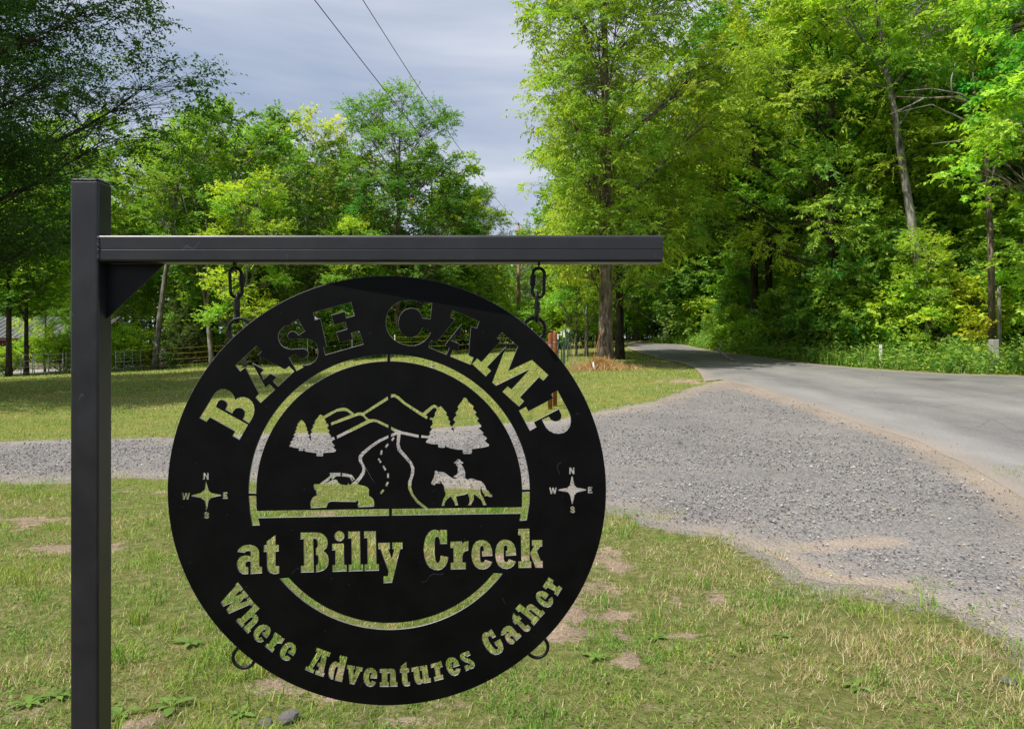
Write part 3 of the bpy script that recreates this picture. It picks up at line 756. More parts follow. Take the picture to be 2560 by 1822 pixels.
# leaf litter under the trees: beyond the lawn at the back and beyond the road
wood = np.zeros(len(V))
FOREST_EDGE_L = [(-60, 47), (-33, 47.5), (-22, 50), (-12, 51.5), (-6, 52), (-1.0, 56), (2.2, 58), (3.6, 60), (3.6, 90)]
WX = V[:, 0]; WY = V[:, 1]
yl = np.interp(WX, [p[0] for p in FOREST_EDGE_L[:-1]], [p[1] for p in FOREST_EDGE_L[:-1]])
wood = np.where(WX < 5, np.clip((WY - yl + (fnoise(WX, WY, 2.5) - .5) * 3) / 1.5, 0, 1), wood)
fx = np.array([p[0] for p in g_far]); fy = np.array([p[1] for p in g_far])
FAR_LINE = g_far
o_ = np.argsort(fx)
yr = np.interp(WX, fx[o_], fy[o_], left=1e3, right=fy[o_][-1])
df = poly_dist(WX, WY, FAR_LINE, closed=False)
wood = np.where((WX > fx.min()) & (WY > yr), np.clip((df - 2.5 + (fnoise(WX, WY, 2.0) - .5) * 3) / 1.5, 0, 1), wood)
wood = np.where((WY > 75) | (WY < 1.7), 1, wood)  # nearest rows: litter added out of view to darken the post's reflection
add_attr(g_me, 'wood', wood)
add_attr(g_me, 'thatch', np.clip((11.0 - V[:, 1]) / 2.5, 0, 1))

def ground_mat():
    m, n, l, b = new_mat('lawn_soil')
    big = noise_node(n, l, .35, 4, .55)
    mid = noise_node(n, l, 3.2, 5, .6)
    fine = noise_node(n, l, 46, 6, .7)
    blade = noise_node(n, l, 13, 6, .75)
    tuft = n.new('ShaderNodeTexVoronoi'); tuft.inputs['Scale'].default_value = 4.5
    tcv = n.new('ShaderNodeTexCoord'); l.new(tcv.outputs['Object'], tuft.inputs['Vector'])
    g = ramp(n, l, fine.outputs['Fac'], [(.28, (.10, .12, .03)), (.5, (.225, .245, .07)), (.72, (.37, .36, .145))])
    g1 = ramp(n, l, blade.outputs['Fac'], [(.3, (.62, .74, .55)), (.5, (1, 1, 1)), (.7, (1.35, 1.22, 1.1))])
    g2 = ramp(n, l, mid.outputs['Fac'], [(.3, (.72, .86, .7)), (.5, (1, 1, 1)), (.72, (1.32, 1.14, 1.1))])
    c = mixc(n, l, 1.0, g.outputs['Color'], g1.outputs['Color'], 'MULTIPLY')
    c = mixc(n, l, 1.0, c, g2.outputs['Color'], 'MULTIPLY')
    g3 = ramp(n, l, big.outputs['Fac'], [(.35, (.86, .95, .85)), (.65, (1.16, 1.06, 1.0))])
    c = mixc(n, l, 1.0, c, g3.outputs['Color'], 'MULTIPLY')
    ah = n.new('ShaderNodeAttribute'); ah.attribute_name = 'thatch'
    th = ramp(n, l, blade.outputs['Fac'], [(.3, (.07, .095, .022)), (.5, (.185, .195, .06)), (.7, (.36, .33, .15))])
    c = mixc(n, l, math_n(n, l, 'MULTIPLY', ah.outputs['Fac'], .85), c, th.outputs['Color'])
    soil = ramp(n, l, fine.outputs['Fac'], [(.3, (.24, .17, .12)), (.5, (.43, .325, .24)), (.72, (.6, .49, .385))])
    s2 = mixc(n, l, 1.0, soil.outputs['Color'], ramp(n, l, mid.outputs['Fac'], [(.35, (.7, .68, .66)), (.65, (1.1, 1.08, 1.05))]).outputs['Color'], 'MULTIPLY')
    ad = n.new('ShaderNodeAttribute'); ad.attribute_name = 'dirt'
    f = math_n(n, l, 'ADD', ad.outputs['Fac'], math_n(n, l, 'MULTIPLY', math_n(n, l, 'SUBTRACT', blade.outputs['Fac'], .5), 2.4))
    f = ramp(n, l, f, [(.3, (0, 0, 0)), (.62, (1, 1, 1))]).outputs['Color']
    c = mixc(n, l, f, c, s2)
    ag = n.new('ShaderNodeAttribute'); ag.attribute_name = 'grit'
    gf = ramp(n, l, math_n(n, l, 'ADD', ag.outputs['Fac'], math_n(n, l, 'MULTIPLY', math_n(n, l, 'SUBTRACT', blade.outputs['Fac'], .5), 1.6)), [(.25, (0, 0, 0)), (.6, (1, 1, 1))]).outputs['Color']
    gv = n.new('ShaderNodeTexVoronoi'); gv.inputs['Scale'].default_value = 105
    l.new(tcv.outputs['Object'], gv.inputs['Vector'])
    gs = n.new('ShaderNodeSeparateColor'); l.new(gv.outputs['Color'], gs.inputs[0])
    c = mixc(n, l, gf, c, mixc(n, l, gs.outputs[0], (.25, .22, .19), (.42, .375, .33)))
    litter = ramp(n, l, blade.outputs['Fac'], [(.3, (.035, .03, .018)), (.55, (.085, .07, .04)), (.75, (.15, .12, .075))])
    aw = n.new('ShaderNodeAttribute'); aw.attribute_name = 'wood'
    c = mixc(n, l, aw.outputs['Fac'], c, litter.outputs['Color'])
    l.new(c, b.inputs['Base Color'])
    b.inputs['Roughness'].default_value = .95
    b.inputs['Specular IOR Level'].default_value = .08
    h = math_n(n, l, 'ADD', fine.outputs['Fac'], math_n(n, l, 'MULTIPLY', blade.outputs['Fac'], 1.5))
    l.new(bump(n, l, h, .8, .05), b.inputs['Normal'])
    return m
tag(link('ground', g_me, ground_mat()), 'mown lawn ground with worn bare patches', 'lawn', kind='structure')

def gravel_mat():
    m, n, l, b = new_mat('gravel')
    v = n.new('ShaderNodeTexVoronoi'); v.inputs['Scale'].default_value = 48
    tc = n.new('ShaderNodeTexCoord'); l.new(tc.outputs['Object'], v.inputs['Vector'])
    v2 = n.new('ShaderNodeTexVoronoi'); v2.inputs['Scale'].default_value = 105
    l.new(tc.outputs['Object'], v2.inputs['Vector'])
    sep = n.new('ShaderNodeSeparateColor'); l.new(v.outputs['Color'], sep.inputs[0])
    big = noise_node(n, l, .5, 4, .6)
    mid = noise_node(n, l, 2.6, 5, .65)
    c = ramp(n, l, sep.outputs[0], [(.0, (.075, .072, .072)), (.35, (.175, .168, .166)), (.7, (.26, .25, .243)), (1, (.38, .36, .34))]).outputs['Color']
    sep2 = n.new('ShaderNodeSeparateColor'); l.new(v2.outputs['Color'], sep2.inputs[0])
    c2 = ramp(n, l, sep2.outputs[1], [(0, (.13, .126, .126)), (.6, (.25, .238, .232)), (1, (.38, .355, .33))]).outputs['Color']
    c = mixc(n, l, .45, c, c2)
    dust = ramp(n, l, mid.outputs['Fac'], [(.48, (0, 0, 0)), (.72, (1, 1, 1))]).outputs['Color']
    dc = ramp(n, l, sep2.outputs[2], [(0, (.21, .185, .16)), (1, (.40, .36, .32))]).outputs['Color']
    c = mixc(n, l, math_n(n, l, 'MULTIPLY', dust, .55), c, dc)
    ae = n.new('ShaderNodeAttribute'); ae.attribute_name = 'edge'
    e = math_n(n, l, 'SUBTRACT', 1.0, ae.outputs['Fac'])
    e = math_n(n, l, 'ADD', e, math_n(n, l, 'MULTIPLY', math_n(n, l, 'SUBTRACT', mid.outputs['Fac'], .5), 1.4))
    e = ramp(n, l, e, [(.45, (0, 0, 0)), (.95, (1, 1, 1))]).outputs['Color']
    c = mixc(n, l, math_n(n, l, 'MULTIPLY', e, .9), c, dc)
    at = n.new('ShaderNodeAttribute'); at.attribute_name = 'tan'
    tf = ramp(n, l, math_n(n, l, 'ADD', at.outputs['Fac'], math_n(n, l, 'MULTIPLY', math_n(n, l, 'SUBTRACT', mid.outputs['Fac'], .5), 1.0)), [(.35, (0, 0, 0)), (.8, (1, 1, 1))]).outputs['Color']
    c = mixc(n, l, math_n(n, l, 'MULTIPLY', tf, .8), c, mixc(n, l, sep2.outputs[1], (.29, .235, .18), (.41, .34, .275)))
    c = mixc(n, l, 1.0, c, ramp(n, l, big.outputs['Fac'], [(.3, (.82, .81, .80)), (.7, (1.08, 1.06, 1.03))]).outputs['Color'], 'MULTIPLY')
    l.new(c, b.inputs['Base Color'])
    b.inputs['Roughness'].default_value = .9
    b.inputs['Specular IOR Level'].default_value = .15
    h = math_n(n, l, 'SUBTRACT', 1.0, v.outputs['Distance'])
    l.new(bump(n, l, h, .7, .03), b.inputs['Normal'])
    return m
TAN = gpoly([(1690,960),(1800,955),(1933,990),(2033,1020),(2133,1058),(2233,1090),(2300,1112),(2420,1175),(2560,1265),(2760,1400)])
TAN2 = gpoly([(1930,1368),(2020,1366),(2120,1362),(2240,1352)])
TAN4 = gpoly([(1500,1030),(1600,1005),(1690,985),(1760,965)])
TAN3 = gpoly([(1780,1330),(1900,1368),(2060,1440),(2280,1470)])
def tan_attr(me, co):
    d = poly_dist(co[:, 0], co[:, 1], TAN, False)
    t = np.clip(1 - d / (.35 + .03 * co[:, 1]), 0, 1)
    t = np.maximum(t, np.clip(1.1 - poly_dist(co[:, 0], co[:, 1], TAN2, False) / .28, 0, 1))
    t = np.maximum(t, np.clip(.95 - poly_dist(co[:, 0], co[:, 1], TAN3, False) / .3, 0, 1))
    t = np.maximum(t, .75 * np.clip(1.1 - poly_dist(co[:, 0], co[:, 1], TAN4, False) / 1.6, 0, 1))
    add_attr(me, 'tan', t)
sheet('driveway', DRIVE, gravel_mat(), .0012, .16, 'gray gravel drive joining the asphalt road', 'driveway', extra=tan_attr)

def asphalt_mat():
    m, n, l, b = new_mat('asphalt')
    fine = noise_node(n, l, 38, 7, .85)
    mid = noise_node(n, l, 1.4, 5, .6, stretch=(1, .45, 1))
    big = noise_node(n, l, .25, 3, .5)
    c = ramp(n, l, fine.outputs['Fac'], [(.30, (.08, .079, .08)), (.5, (.20, .195, .19)), (.70, (.36, .35, .335))]).outputs['Color']
    c = mixc(n, l, 1.0, c, ramp(n, l, mid.outputs['Fac'], [(.3, (.82, .82, .83)), (.7, (1.14, 1.12, 1.1))]).outputs['Color'], 'MULTIPLY')
    c = mixc(n, l, 1.0, c, ramp(n, l, big.outputs['Fac'], [(.35, (.82, .82, .82)), (.65, (.98, .97, .96))]).outputs['Color'], 'MULTIPLY')
    streak = noise_node(n, l, .8, 5, .65, stretch=(2.2, .35, 1))
    c = mixc(n, l, 1.0, c, ramp(n, l, streak.outputs['Fac'], [(.32, (.88, .88, .885)), (.5, (1, 1, 1)), (.7, (1.07, 1.06, 1.05))]).outputs['Color'], 'MULTIPLY')
    crk = n.new('ShaderNodeTexVoronoi'); crk.feature = 'DISTANCE_TO_EDGE'; crk.inputs['Scale'].default_value = .42
    wob = noise_node(n, l, 2.5, 3, .6)
    tcc = n.new('ShaderNodeTexCoord'); l.new(mixc(n, l, .12, tcc.outputs['Object'], wob.outputs['Color']), crk.inputs['Vector'])
    ck = ramp(n, l, crk.outputs['Distance'], [(.0, (.72, .72, .72)), (.008, (1, 1, 1))])
    c = mixc(n, l, 1.0, c, ck.outputs['Color'], 'MULTIPLY')
    ap = n.new('ShaderNodeAttribute'); ap.attribute_name = 'patch'
    c = mixc(n, l, math_n(n, l, 'MULTIPLY', ap.outputs['Fac'], .85), c, (.045, .044, .043))
    aw = n.new('ShaderNodeAttribute'); aw.attribute_name = 'worn'
    c = mixc(n, l, aw.outputs['Fac'], c, mixc(n, l, fine.outputs['Fac'], (.17, .165, .16), (.47, .45, .43)))
    ae = n.new('ShaderNodeAttribute'); ae.attribute_name = 'edge'
    e = math_n(n, l, 'SUBTRACT', 1.0, ae.outputs['Fac'])
    e = math_n(n, l, 'ADD', e, math_n(n, l, 'MULTIPLY', math_n(n, l, 'SUBTRACT', fine.outputs['Fac'], .5), 1.5))
    e = ramp(n, l, e, [(.55, (0, 0, 0)), (1.0, (1, 1, 1))]).outputs['Color']
    c = mixc(n, l, math_n(n, l, 'MULTIPLY', e, .7), c, (.33, .27, .215))
    l.new(c, b.inputs['Base Color'])
    b.inputs['Roughness'].default_value = .88
    b.inputs['Specular IOR Level'].default_value = .2
    l.new(bump(n, l, fine.outputs['Fac'], .35, .012), b.inputs['Normal'])
    return m
WORN1 = gpoly([(1760,930),(1900,960),(2033,990),(2200,1040),(2360,1095),(2560,1165),(2780,1260)])
WORN2 = gpoly([(1770,900),(1900,920),(2060,945),(2300,985),(2560,1030),(2780,1075)])
def worn_attr(me, co):
    w = .55 * np.clip(1 - poly_dist(co[:, 0], co[:, 1], WORN1, False) / .8, 0, 1)
    w = np.maximum(w, .35 * np.clip(1 - poly_dist(co[:, 0], co[:, 1], WORN2, False) / 1.2, 0, 1))
    add_attr(me, 'worn', w)
    pc = ground_px(2333, 950)
    q = ((co[:, 0] - pc[0]) / .55) ** 2 + ((co[:, 1] - pc[1]) / .5) ** 2
    add_attr(me, 'patch', np.clip(1.3 - np.sqrt(q), 0, 1))
sheet('road', ROAD, asphalt_mat(), .004, .3, 'worn gray asphalt road curving away between the trees', 'road', extra=worn_attr)
# ------------------------------------------------------------------ trees
def nrm(v): return v / (np.linalg.norm(v, axis=-1, keepdims=True) + 1e-9)

def leaves(P, Dv, L, n, size, width, droop, R, base, hue, fan=0.85, flat=0.7, bright=None, hang=0.0, outv=None, jit=None):
    """n leaves along each twig. P,Dv (k,3) twig roots and directions, L (k,) lengths; returns V, F, C"""
    k = len(P)
    s = (np.arange(n)[None, :] + .6 + R.uniform(-.25, .25, (k, n))) / n
    pos = P[:, None, :] + Dv[:, None, :] * (L[:, None] * s)[..., None]
    pos[..., 2] -= droop * (L[:, None] * s ** 2)
    side = np.where(np.arange(n) % 2 == 0, 1.0, -1.0)[None, :, None]
    up = np.zeros((k, 1, 3)); up[..., 2] = 1
    lat = nrm(np.cross(Dv[:, None, :], up + R.normal(0, .25, (k, 1, 3))))
    ld = Dv[:, None, :] * .55 + lat * side * fan + R.normal(0, .33, (k, n, 3))
    ld[..., 2] -= .25 + droop * .4 + hang
    ld = nrm(ld)
    nn = R.normal(0, 1, (k, n, 3)) * ((1 - flat) if jit is None else jit); nn[..., 2] += flat
    if outv is not None: nn = nn + outv[:, None, :]
    wv = nrm(np.cross(ld, nn))
    nv = np.cross(wv, ld)
    sz = size * np.clip(R.lognormal(-.08, .3, (k, n, 1)), .45, 1.6); wd = width / size * sz
    v0 = pos; v1 = pos + ld * sz
    fold = R.uniform(.05, .3, (k, n, 1))
    v2 = pos + ld * sz * .42 + wv * wd * .5 + nv * wd * fold
    v3 = pos + ld * sz * .42 - wv * wd * .5 + nv * wd * fold
    V = np.stack([v0, v1, v2, v3], 2).reshape(-1, 3)
    m = k * n
    b = np.arange(m)[:, None] * 4
    Fc = np.concatenate([b + np.array([[0, 1, 2]]), b + np.array([[1, 0, 3]])])
    c = np.asarray(base)[None, None, :] * (1 + hue[:, None, :] * np.array([1.0, .7, .5])[None, None, :]) * R.uniform(.72, 1.28, (k, n, 1))
    if bright is not None: c = c * bright[:, None, None]
    C = np.repeat(np.clip(c, .004, .9).reshape(-1, 3), 4, axis=0)
    return V, Fc, C

def bez(p0, d, L, up, n, R, wob=.05):
    """a limb: starts along d, bends by up (positive lifts, negative droops)"""
    t = np.linspace(0, 1, n)
    p = p0[None] + d[None] * (L * t)[:, None]
    p[:, 2] += up * L * t ** 2
    w = np.cumsum(R.normal(0, wob * L / n, (n, 3)), 0); w[0] = 0
    return p + w

def build_tree(seed, H, cb, R0, tr, shape='oval', limbs=34, subs=8, twigs=7, nl=15, size=.13, width=.065, base=(.06, .11, .02),
               lift=.15, droop=.15, lean=(0, 0), fork=0, flat=.65, hang=0.0, gap=.25, twl=.75, tip_up=0.0, hueamp=.22, name='tree',
               wander=.02, bare=0, lmin=.25, sub_len=.42, sides=9, lopside=None, dens=None, ang=(8, 62)):
    R = np.random.default_rng(seed)
    k_ = dens if dens else 1.15; twigs = int(round(twigs * k_)); size *= 1.36; width *= 1.55
    n = 16
    t = np.linspace(0, 1, n)
    trunk = np.zeros((n, 3))
    trunk[:, 2] = t * H * .96
    trunk[:, 0] = lean[0] * t ** 1.15 * H + np.cumsum(R.normal(0, wander * H / n * 2, n))
    trunk[:, 1] = lean[1] * t ** 1.15 * H + np.cumsum(R.normal(0, wander * H / n * 2, n))
    trunk[0, :2] = 0
    rad = tr * (1 - t) ** .75 * .92 + .015
    rad[0] *= 1.35; trunk[0, 2] = -.25
    paths_big = [(trunk, rad)]
    paths_mid, paths_small = [], []
    TP, TD, TL, TH, TB = [], [], [], [], []
    lobes = R.uniform(.72, 1.12, 9)
    for i in range(limbs):
        f = (i + .5) / limbs
        h = cb + (1 - cb) * f ** .92 * .985
        az = i * 2.39996 + R.normal(0, .35)
        if shape == 'oval': e = math.sqrt(max(.06, 1 - ((f - .40) / .66) ** 2))
        elif shape == 'cone': e = (1 - f) ** .8 * 1.0 + .07
        elif shape == 'round': e = math.sqrt(max(.08, 1 - ((f - .5) / .56) ** 2))
        elif shape == 'flare': e = .5 + .5 * math.sin(min(1, f * 1.5) * math.pi / 2) if f < .75 else math.sqrt(max(.08, 1 - ((f - .75) / .3) ** 2))
        else: e = .9 - .35 * f
        L = R0 * e * lobes[int(az / 2 / math.pi * 9) % 9] * R.uniform(.78, 1.12)
        if lopside is not None:
            L *= 1 + lopside[1] * math.cos(az - lopside[0])
        L = max(L, .5)
        el = math.radians(ang[0] + (ang[1] - ang[0]) * f ** 1.3 + R.normal(0, 7))
        d = np.array([math.cos(az) * math.cos(el), math.sin(az) * math.cos(el), math.sin(el)])
        k = h * (n - 1); a = int(min(k, n - 2)); p0 = trunk[a] + (trunk[a + 1] - trunk[a]) * (k - a)
        lr = max(.02, min(rad[a] * .5, .012 * L + .014))
        lp = bez(p0, d, L, lift * (1 - f) - droop * .5, 7, R)
        paths_mid.append((lp, np.linspace(lr, .012, 7)))
        hl = R.normal(0, hueamp * .6)
        for j in range(subs):
            s = lmin + (1 - lmin) * ((j + R.uniform(.2, .9)) / subs)
            q = s * 6; a = int(min(q, 5)); sp = lp[a] + (lp[a + 1] - lp[a]) * (q - a)
            ld = nrm(lp[a + 1] - lp[a])
            sidev = nrm(np.cross(ld, [0, 0, 1.])) * (1 if j % 2 else -1)
            sd = nrm(ld * R.uniform(.35, .9) + sidev * R.uniform(.5, 1.0) + np.array([0, 0, R.normal(.12 + tip_up, .3)]))
            SL = (sub_len * L * (1.15 - .7 * s) + .35) * R.uniform(.7, 1.2)
            SL = min(SL, 2.6)
            qp = bez(sp, sd, SL, -droop * .7 + tip_up * .4, 5, R)
            paths_small.append((qp, np.linspace(max(.008, lr * .42), .005, 5)))
            hs = hl + R.normal(0, hueamp * .7)
            if R.random() < gap * .35: continue
            for m in range(twigs):
                u = .15 + .85 * (m + R.uniform(.1, .9)) / twigs
                q2 = u * 4; b = int(min(q2, 3)); tp = qp[b] + (qp[b + 1] - qp[b]) * (q2 - b)
                td = nrm(nrm(qp[b + 1] - qp[b]) * .7 + R.normal(0, .55, 3) + np.array([0, 0, tip_up * .5]))
                TP.append(tp); TD.append(td); TL.append(twl * R.uniform(.6, 1.25)); TH.append(hs + R.normal(0, .06)); TB.append(R.uniform(.86, 1.12))
    for k in range(fork):
        p0 = trunk[int(n * .3) + k]
        d = nrm(np.array([R.normal(), R.normal(), 2.4]))
        paths_big.append((bez(p0, d, H * .5, .05, 9, R, .12), np.linspace(tr * .5, .03, 9)))
    V1, Q1 = tubes(paths_big, sides); V2, Q2 = tubes(paths_mid, 5, False); V3, Q3 = tubes(paths_small, 3, False)
    o2 = len(V1); o3 = o2 + len(V2)
    quads = np.concatenate([Q1[0], Q2[0] + o2, Q3[0] + o3])
    tme = np_mesh(name + '_trunk', np.concatenate([V1, V2, V3]), [quads] + Q1[1:], smooth=True)
    hue = np.array(TH)[:, None] * np.array([[1.0, .55, -.2]])
    Vl, Fl, Cl = leaves(np.array(TP), np.array(TD), np.array(TL), nl, size, width, droop, R, base, hue, flat=flat, bright=np.array(TB), hang=hang)
    cme = np_mesh(name + '_crown', Vl, Fl, Cl)
    return tme, cme

def build_lobed(seed, H, cb, R0, tr, shape='oval', nlobe=20, ncl=26, nl=64, size=.17, width=.095, base=(.14, .25, .034), lobe=(.30, .44), lz=.8,
                csig=(.42, .2), lean=(0, 0), hang=0.0, up=.75, out=.55, jit=.45, fork=0, wander=.03, hueamp=.22, name='tree', sides=9, left=1.0, top=1.0, spray=0.0, low=-.55, rin=(.35, .8), ntw=5, twl=.75):
    """crown of leafy lobes: each lobe a bunch of leaf clusters carried by its own limb"""
    R = np.random.default_rng(seed)
    n = 16
    t = np.linspace(0, 1, n)
    trunk = np.zeros((n, 3))
    trunk[:, 2] = t * H * .93
    trunk[:, 0] = lean[0] * t ** 1.15 * H + np.cumsum(R.normal(0, wander * H / n, n)) * t
    trunk[:, 1] = lean[1] * t ** 1.15 * H + np.cumsum(R.normal(0, wander * H / n, n)) * t
    rad = tr * (1 - t) ** .8 * .92 + .02
    rad[0] *= 1.35; trunk[0, 2] = -.25
    big = [(trunk, rad)]; mid = []; small = []
    C0, CD, CH, CB = [], [], [], []
    def tp(h):
        k = min(max(h / H / .93, 0), .999) * (n - 1); a = int(k)
        return trunk[a] + (trunk[a + 1] - trunk[a]) * (k - a), rad[a]
    for i in range(nlobe):
        f = (i + .5) / nlobe
        h = H * (cb + (1 - cb) * (f ** .95) * (.97 * top))
        if shape == 'oval': e = math.sqrt(max(.05, 1 - ((f - .42) / .66) ** 2))
        elif shape == 'round': e = math.sqrt(max(.08, 1 - ((f - .48) / .57) ** 2))
        elif shape == 'flare': e = math.sqrt(max(.10, 1 - ((f - .62) / .68) ** 2)) if f < .62 else math.sqrt(max(.12, 1 - ((f - .62) / .43) ** 2))
        else: e = 1.0 - .55 * f
        az = i * 2.39996 + R.normal(0, .4)
        rr = R0 * e * R.uniform(*rin)
        rho = R0 * R.uniform(*lobe) * (.72 + .4 * e)
        dx, dy = math.cos(az) * rr, math.sin(az) * rr
        if dx < 0: dx *= left
        ax, _ = tp(h)
        c = np.array([ax[0] + dx, ax[1] + dy, h])
        hb = max(H * cb * .45, h - .55 * rr - R.uniform(.2, 1.2))
        p0, r0 = tp(hb)
        mp = (p0 + c) / 2 + np.array([dx, dy, 0]) * .08 + R.normal(0, .15, 3) + np.array([0, 0, -.08 * rr])
        tt = np.linspace(0, 1, 7)[:, None]
        lp = (1 - tt) ** 2 * p0 + 2 * tt * (1 - tt) * mp + tt ** 2 * c
        lr = max(.022, min(r0 * .5, .013 * rr + .02))
        mid.append((lp, np.linspace(lr, .016, 7)))
        hl = R.normal(0, hueamp * .7); bl = R.uniform(.85, 1.15)
        for j in range(ncl):
            d = R.normal(0, 1, 3); d /= np.linalg.norm(d)
            if d[2] < low: d[2] = -d[2] * .5; d /= np.linalg.norm(d)
            o = np.array([dx, dy, 0]) / (rr + 1e-6)
            d = nrm(d + o * .35)
            q = c + d * np.array([1, 1, lz]) * rho * R.uniform(.55, 1.08)
            q[2] = max(q[2], .15)
            s0 = lp[int(R.integers(3, 7))]
            m2 = (s0 + q) / 2 + R.normal(0, .1, 3) + np.array([0, 0, .12])
            u3 = np.linspace(0, 1, 4)[:, None]
            small.append(((1 - u3) ** 2 * s0 + 2 * u3 * (1 - u3) * m2 + u3 ** 2 * q, np.linspace(.016, .006, 4)))
            C0.append(q); CD.append(d); CH.append(hl + R.normal(0, hueamp * .5)); CB.append(bl * R.uniform(.85, 1.15))
    for k in range(fork):
        p0, r0 = tp(H * .28 + k * .7)
        d = nrm(np.array([R.normal(), R.normal(), 2.2]))
        big.append((bez(p0, d, H * .5, .05, 9, R, .1), np.linspace(r0 * .6, .03, 9)))
    V1, Q1 = tubes(big, sides); V2, Q2 = tubes(mid, 6, False); V3, Q3 = tubes(small, 3, False)
    quads = np.concatenate([Q1[0], Q2[0] + len(V1), Q3[0] + len(V1) + len(V2)])
    tme = np_mesh(name + '_trunk', np.concatenate([V1, V2, V3]), [quads] + Q1[1:], smooth=True)
    C0 = np.array(C0); CD = np.array(CD); k = len(C0)
    # leaves along the twigs of every cluster
    rot = R.normal(0, 1, (k, ntw, 3)) * np.array([1, 1, .45])
    TD = nrm(CD[:, None] * .75 + rot * .8 + np.array([0, 0, .12 - hang * .5])).reshape(-1, 3)
    TP = (C0[:, None] + R.normal(0, 1, (k, ntw, 3)) * np.array([csig[0], csig[0], csig[1]]) * .45).reshape(-1, 3)
    TL = twl * R.uniform(.6, 1.25, k * ntw)
    per = max(6, nl // ntw)
    hue = (np.repeat(np.array(CH), ntw) + R.normal(0, .05, k * ntw))[:, None] * np.array([[1.0, .55, -.2]])
    V, Fc, C = leaves(TP, TD, TL, per, size, width, .12 + hang * .5, R, base, hue, flat=up, bright=np.repeat(np.array(CB), ntw) * R.uniform(.88, 1.12, k * ntw),
                      hang=hang, outv=np.repeat(CD, ntw, 0) * out, jit=jit)
    return tme, np_mesh(name + '_crown', V, Fc, C)

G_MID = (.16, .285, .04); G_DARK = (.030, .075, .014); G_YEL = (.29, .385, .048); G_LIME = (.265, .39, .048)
G_CEDAR = (.085, .125, .04); G_PINE = (.12, .155, .065)
PROTO = {
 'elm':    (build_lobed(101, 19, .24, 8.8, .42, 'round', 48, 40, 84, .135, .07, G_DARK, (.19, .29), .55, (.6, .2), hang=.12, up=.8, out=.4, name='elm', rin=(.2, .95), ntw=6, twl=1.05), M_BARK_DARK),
 'oak':    (build_lobed(102, 18.5, .14, 5.6, .27, 'oval', 28, 26, 62, .235, .14, G_MID, name='oak'), M_BARK_GREY),
 'oak_b':  (build_lobed(103, 18.5, .22, 5.0, .24, 'flare', 24, 26, 62, .235, .14, (.18, .29, .042), name='oak_b', wander=.06), M_BARK_GREY),
 'tall':   (build_lobed(120, 18.5, .34, 5.0, .25, 'oval', 20, 26, 62, .235, .14, G_MID, name='tall'), M_BARK_DARK),
 'pale':   (build_lobed(104, 17, .16, 5.6, .24, 'flare', 26, 26, 62, .22, .13, (.25, .30, .07), name='pale', up=.9, hueamp=.3), M_BARK_GREY),
 'point':  (build_lobed(105, 18.5, .1, 5.4, .28, 'oval', 34, 26, 66, .16, .085, (.115, .205, .036), (.24, .36), name='point', spray=.3, rin=(.25, .75)), M_BARK),
 'hickory':(build_lobed(106, 20.5, .2, 6.2, .34, 'flare', 40, 30, 76, .19, .066, G_YEL, (.22, .34), .8, (.4, .22), hang=.2, up=.8, out=.45, jit=.5, name='hickory', left=.40, spray=.25, low=-.75), M_BARK),
 'hick_b': (build_lobed(107, 19.5, .24, 6.4, .3, 'flare', 34, 28, 70, .195, .066, (.28, .37, .052), (.26, .38), .8, (.48, .2), hang=.2, up=.8, out=.45, jit=.5, name='hick_b', spray=.25, low=-.75), M_BARK_DARK),
 'drooper':(build_lobed(121, 18.5, .28, 5.6, .26, 'oval', 34, 28, 70, .19, .066, (.30, .40, .055), (.26, .38), .75, (.44, .2), hang=.2, up=.8, out=.45, jit=.5, name='drooper', left=1.5, low=-.75), M_BARK_DARK),
 'lime':   (build_lobed(108, 17, .14, 5.4, .24, 'round', 26, 26, 60, .21, .12, G_LIME, name='lime', hueamp=.3, hang=.08), M_BARK),
 'leaner': (build_lobed(109, 17.5, .62, 3.8, .23, 'round', 11, 20, 56, .19, .11, (.2, .32, .05), lean=(-.15, 0.0), name='leaner', wander=.02), M_BARK_GREY),
 'fork':   (build_lobed(110, 13, .5, 3.2, .17, 'round', 10, 20, 56, .18, .10, (.155, .26, .036), lean=(-.1, 0), fork=2, name='fork', wander=.04), M_BARK_GREY),
 'slim':   (build_lobed(111, 12, .16, 2.7, .11, 'oval', 16, 18, 56, .18, .10, (.25, .38, .055), (.3, .42), name='slim', wander=.05), M_BARK_GREY),
 'pine':   (build_tree(112, 13, .3, 2.6, .2, 'round', 30, 7, 7, 16, .13, .02, G_PINE, .3, -.05, flat=.2, name='pine', tip_up=.4, hueamp=.12), M_BARK),
 'cedar':  (build_tree(113, 6.2, .03, 1.9, .12, 'cone', 46, 8, 7, 12, .11, .03, G_CEDAR, .25, .05, flat=.3, twl=.4, name='cedar', ang=(15, 70), tip_up=.25, hueamp=.12, lmin=.15), M_BARK),
 'bush':   (build_lobed(114, 3.2, .12, 1.9, .05, 'round', 15, 15, 44, .16, .10, (.22, .355, .046), (.26, .5), name='bush', hueamp=.3, csig=(.3, .16), rin=(.3, 1.0), jit=.55), M_BARK_DARK),
 'bush_b': (build_tree(115, 3.6, .03, 1.9, .05, 'oval', 26, 7, 6, 14, .11, .05, (.16, .275, .05), .3, .15, flat=.5, twl=.55, name='bush_b', lmin=.12, hueamp=.25), M_BARK_DARK),
 'bush_y': (build_lobed(116, 3.0, .1, 1.7, .045, 'round', 11, 14, 44, .16, .10, (.26, .33, .04), (.26, .5), name='bush_y', hueamp=.3, csig=(.28, .16), rin=(.3, 1.0), jit=.55), M_BARK),
}
_used = {}
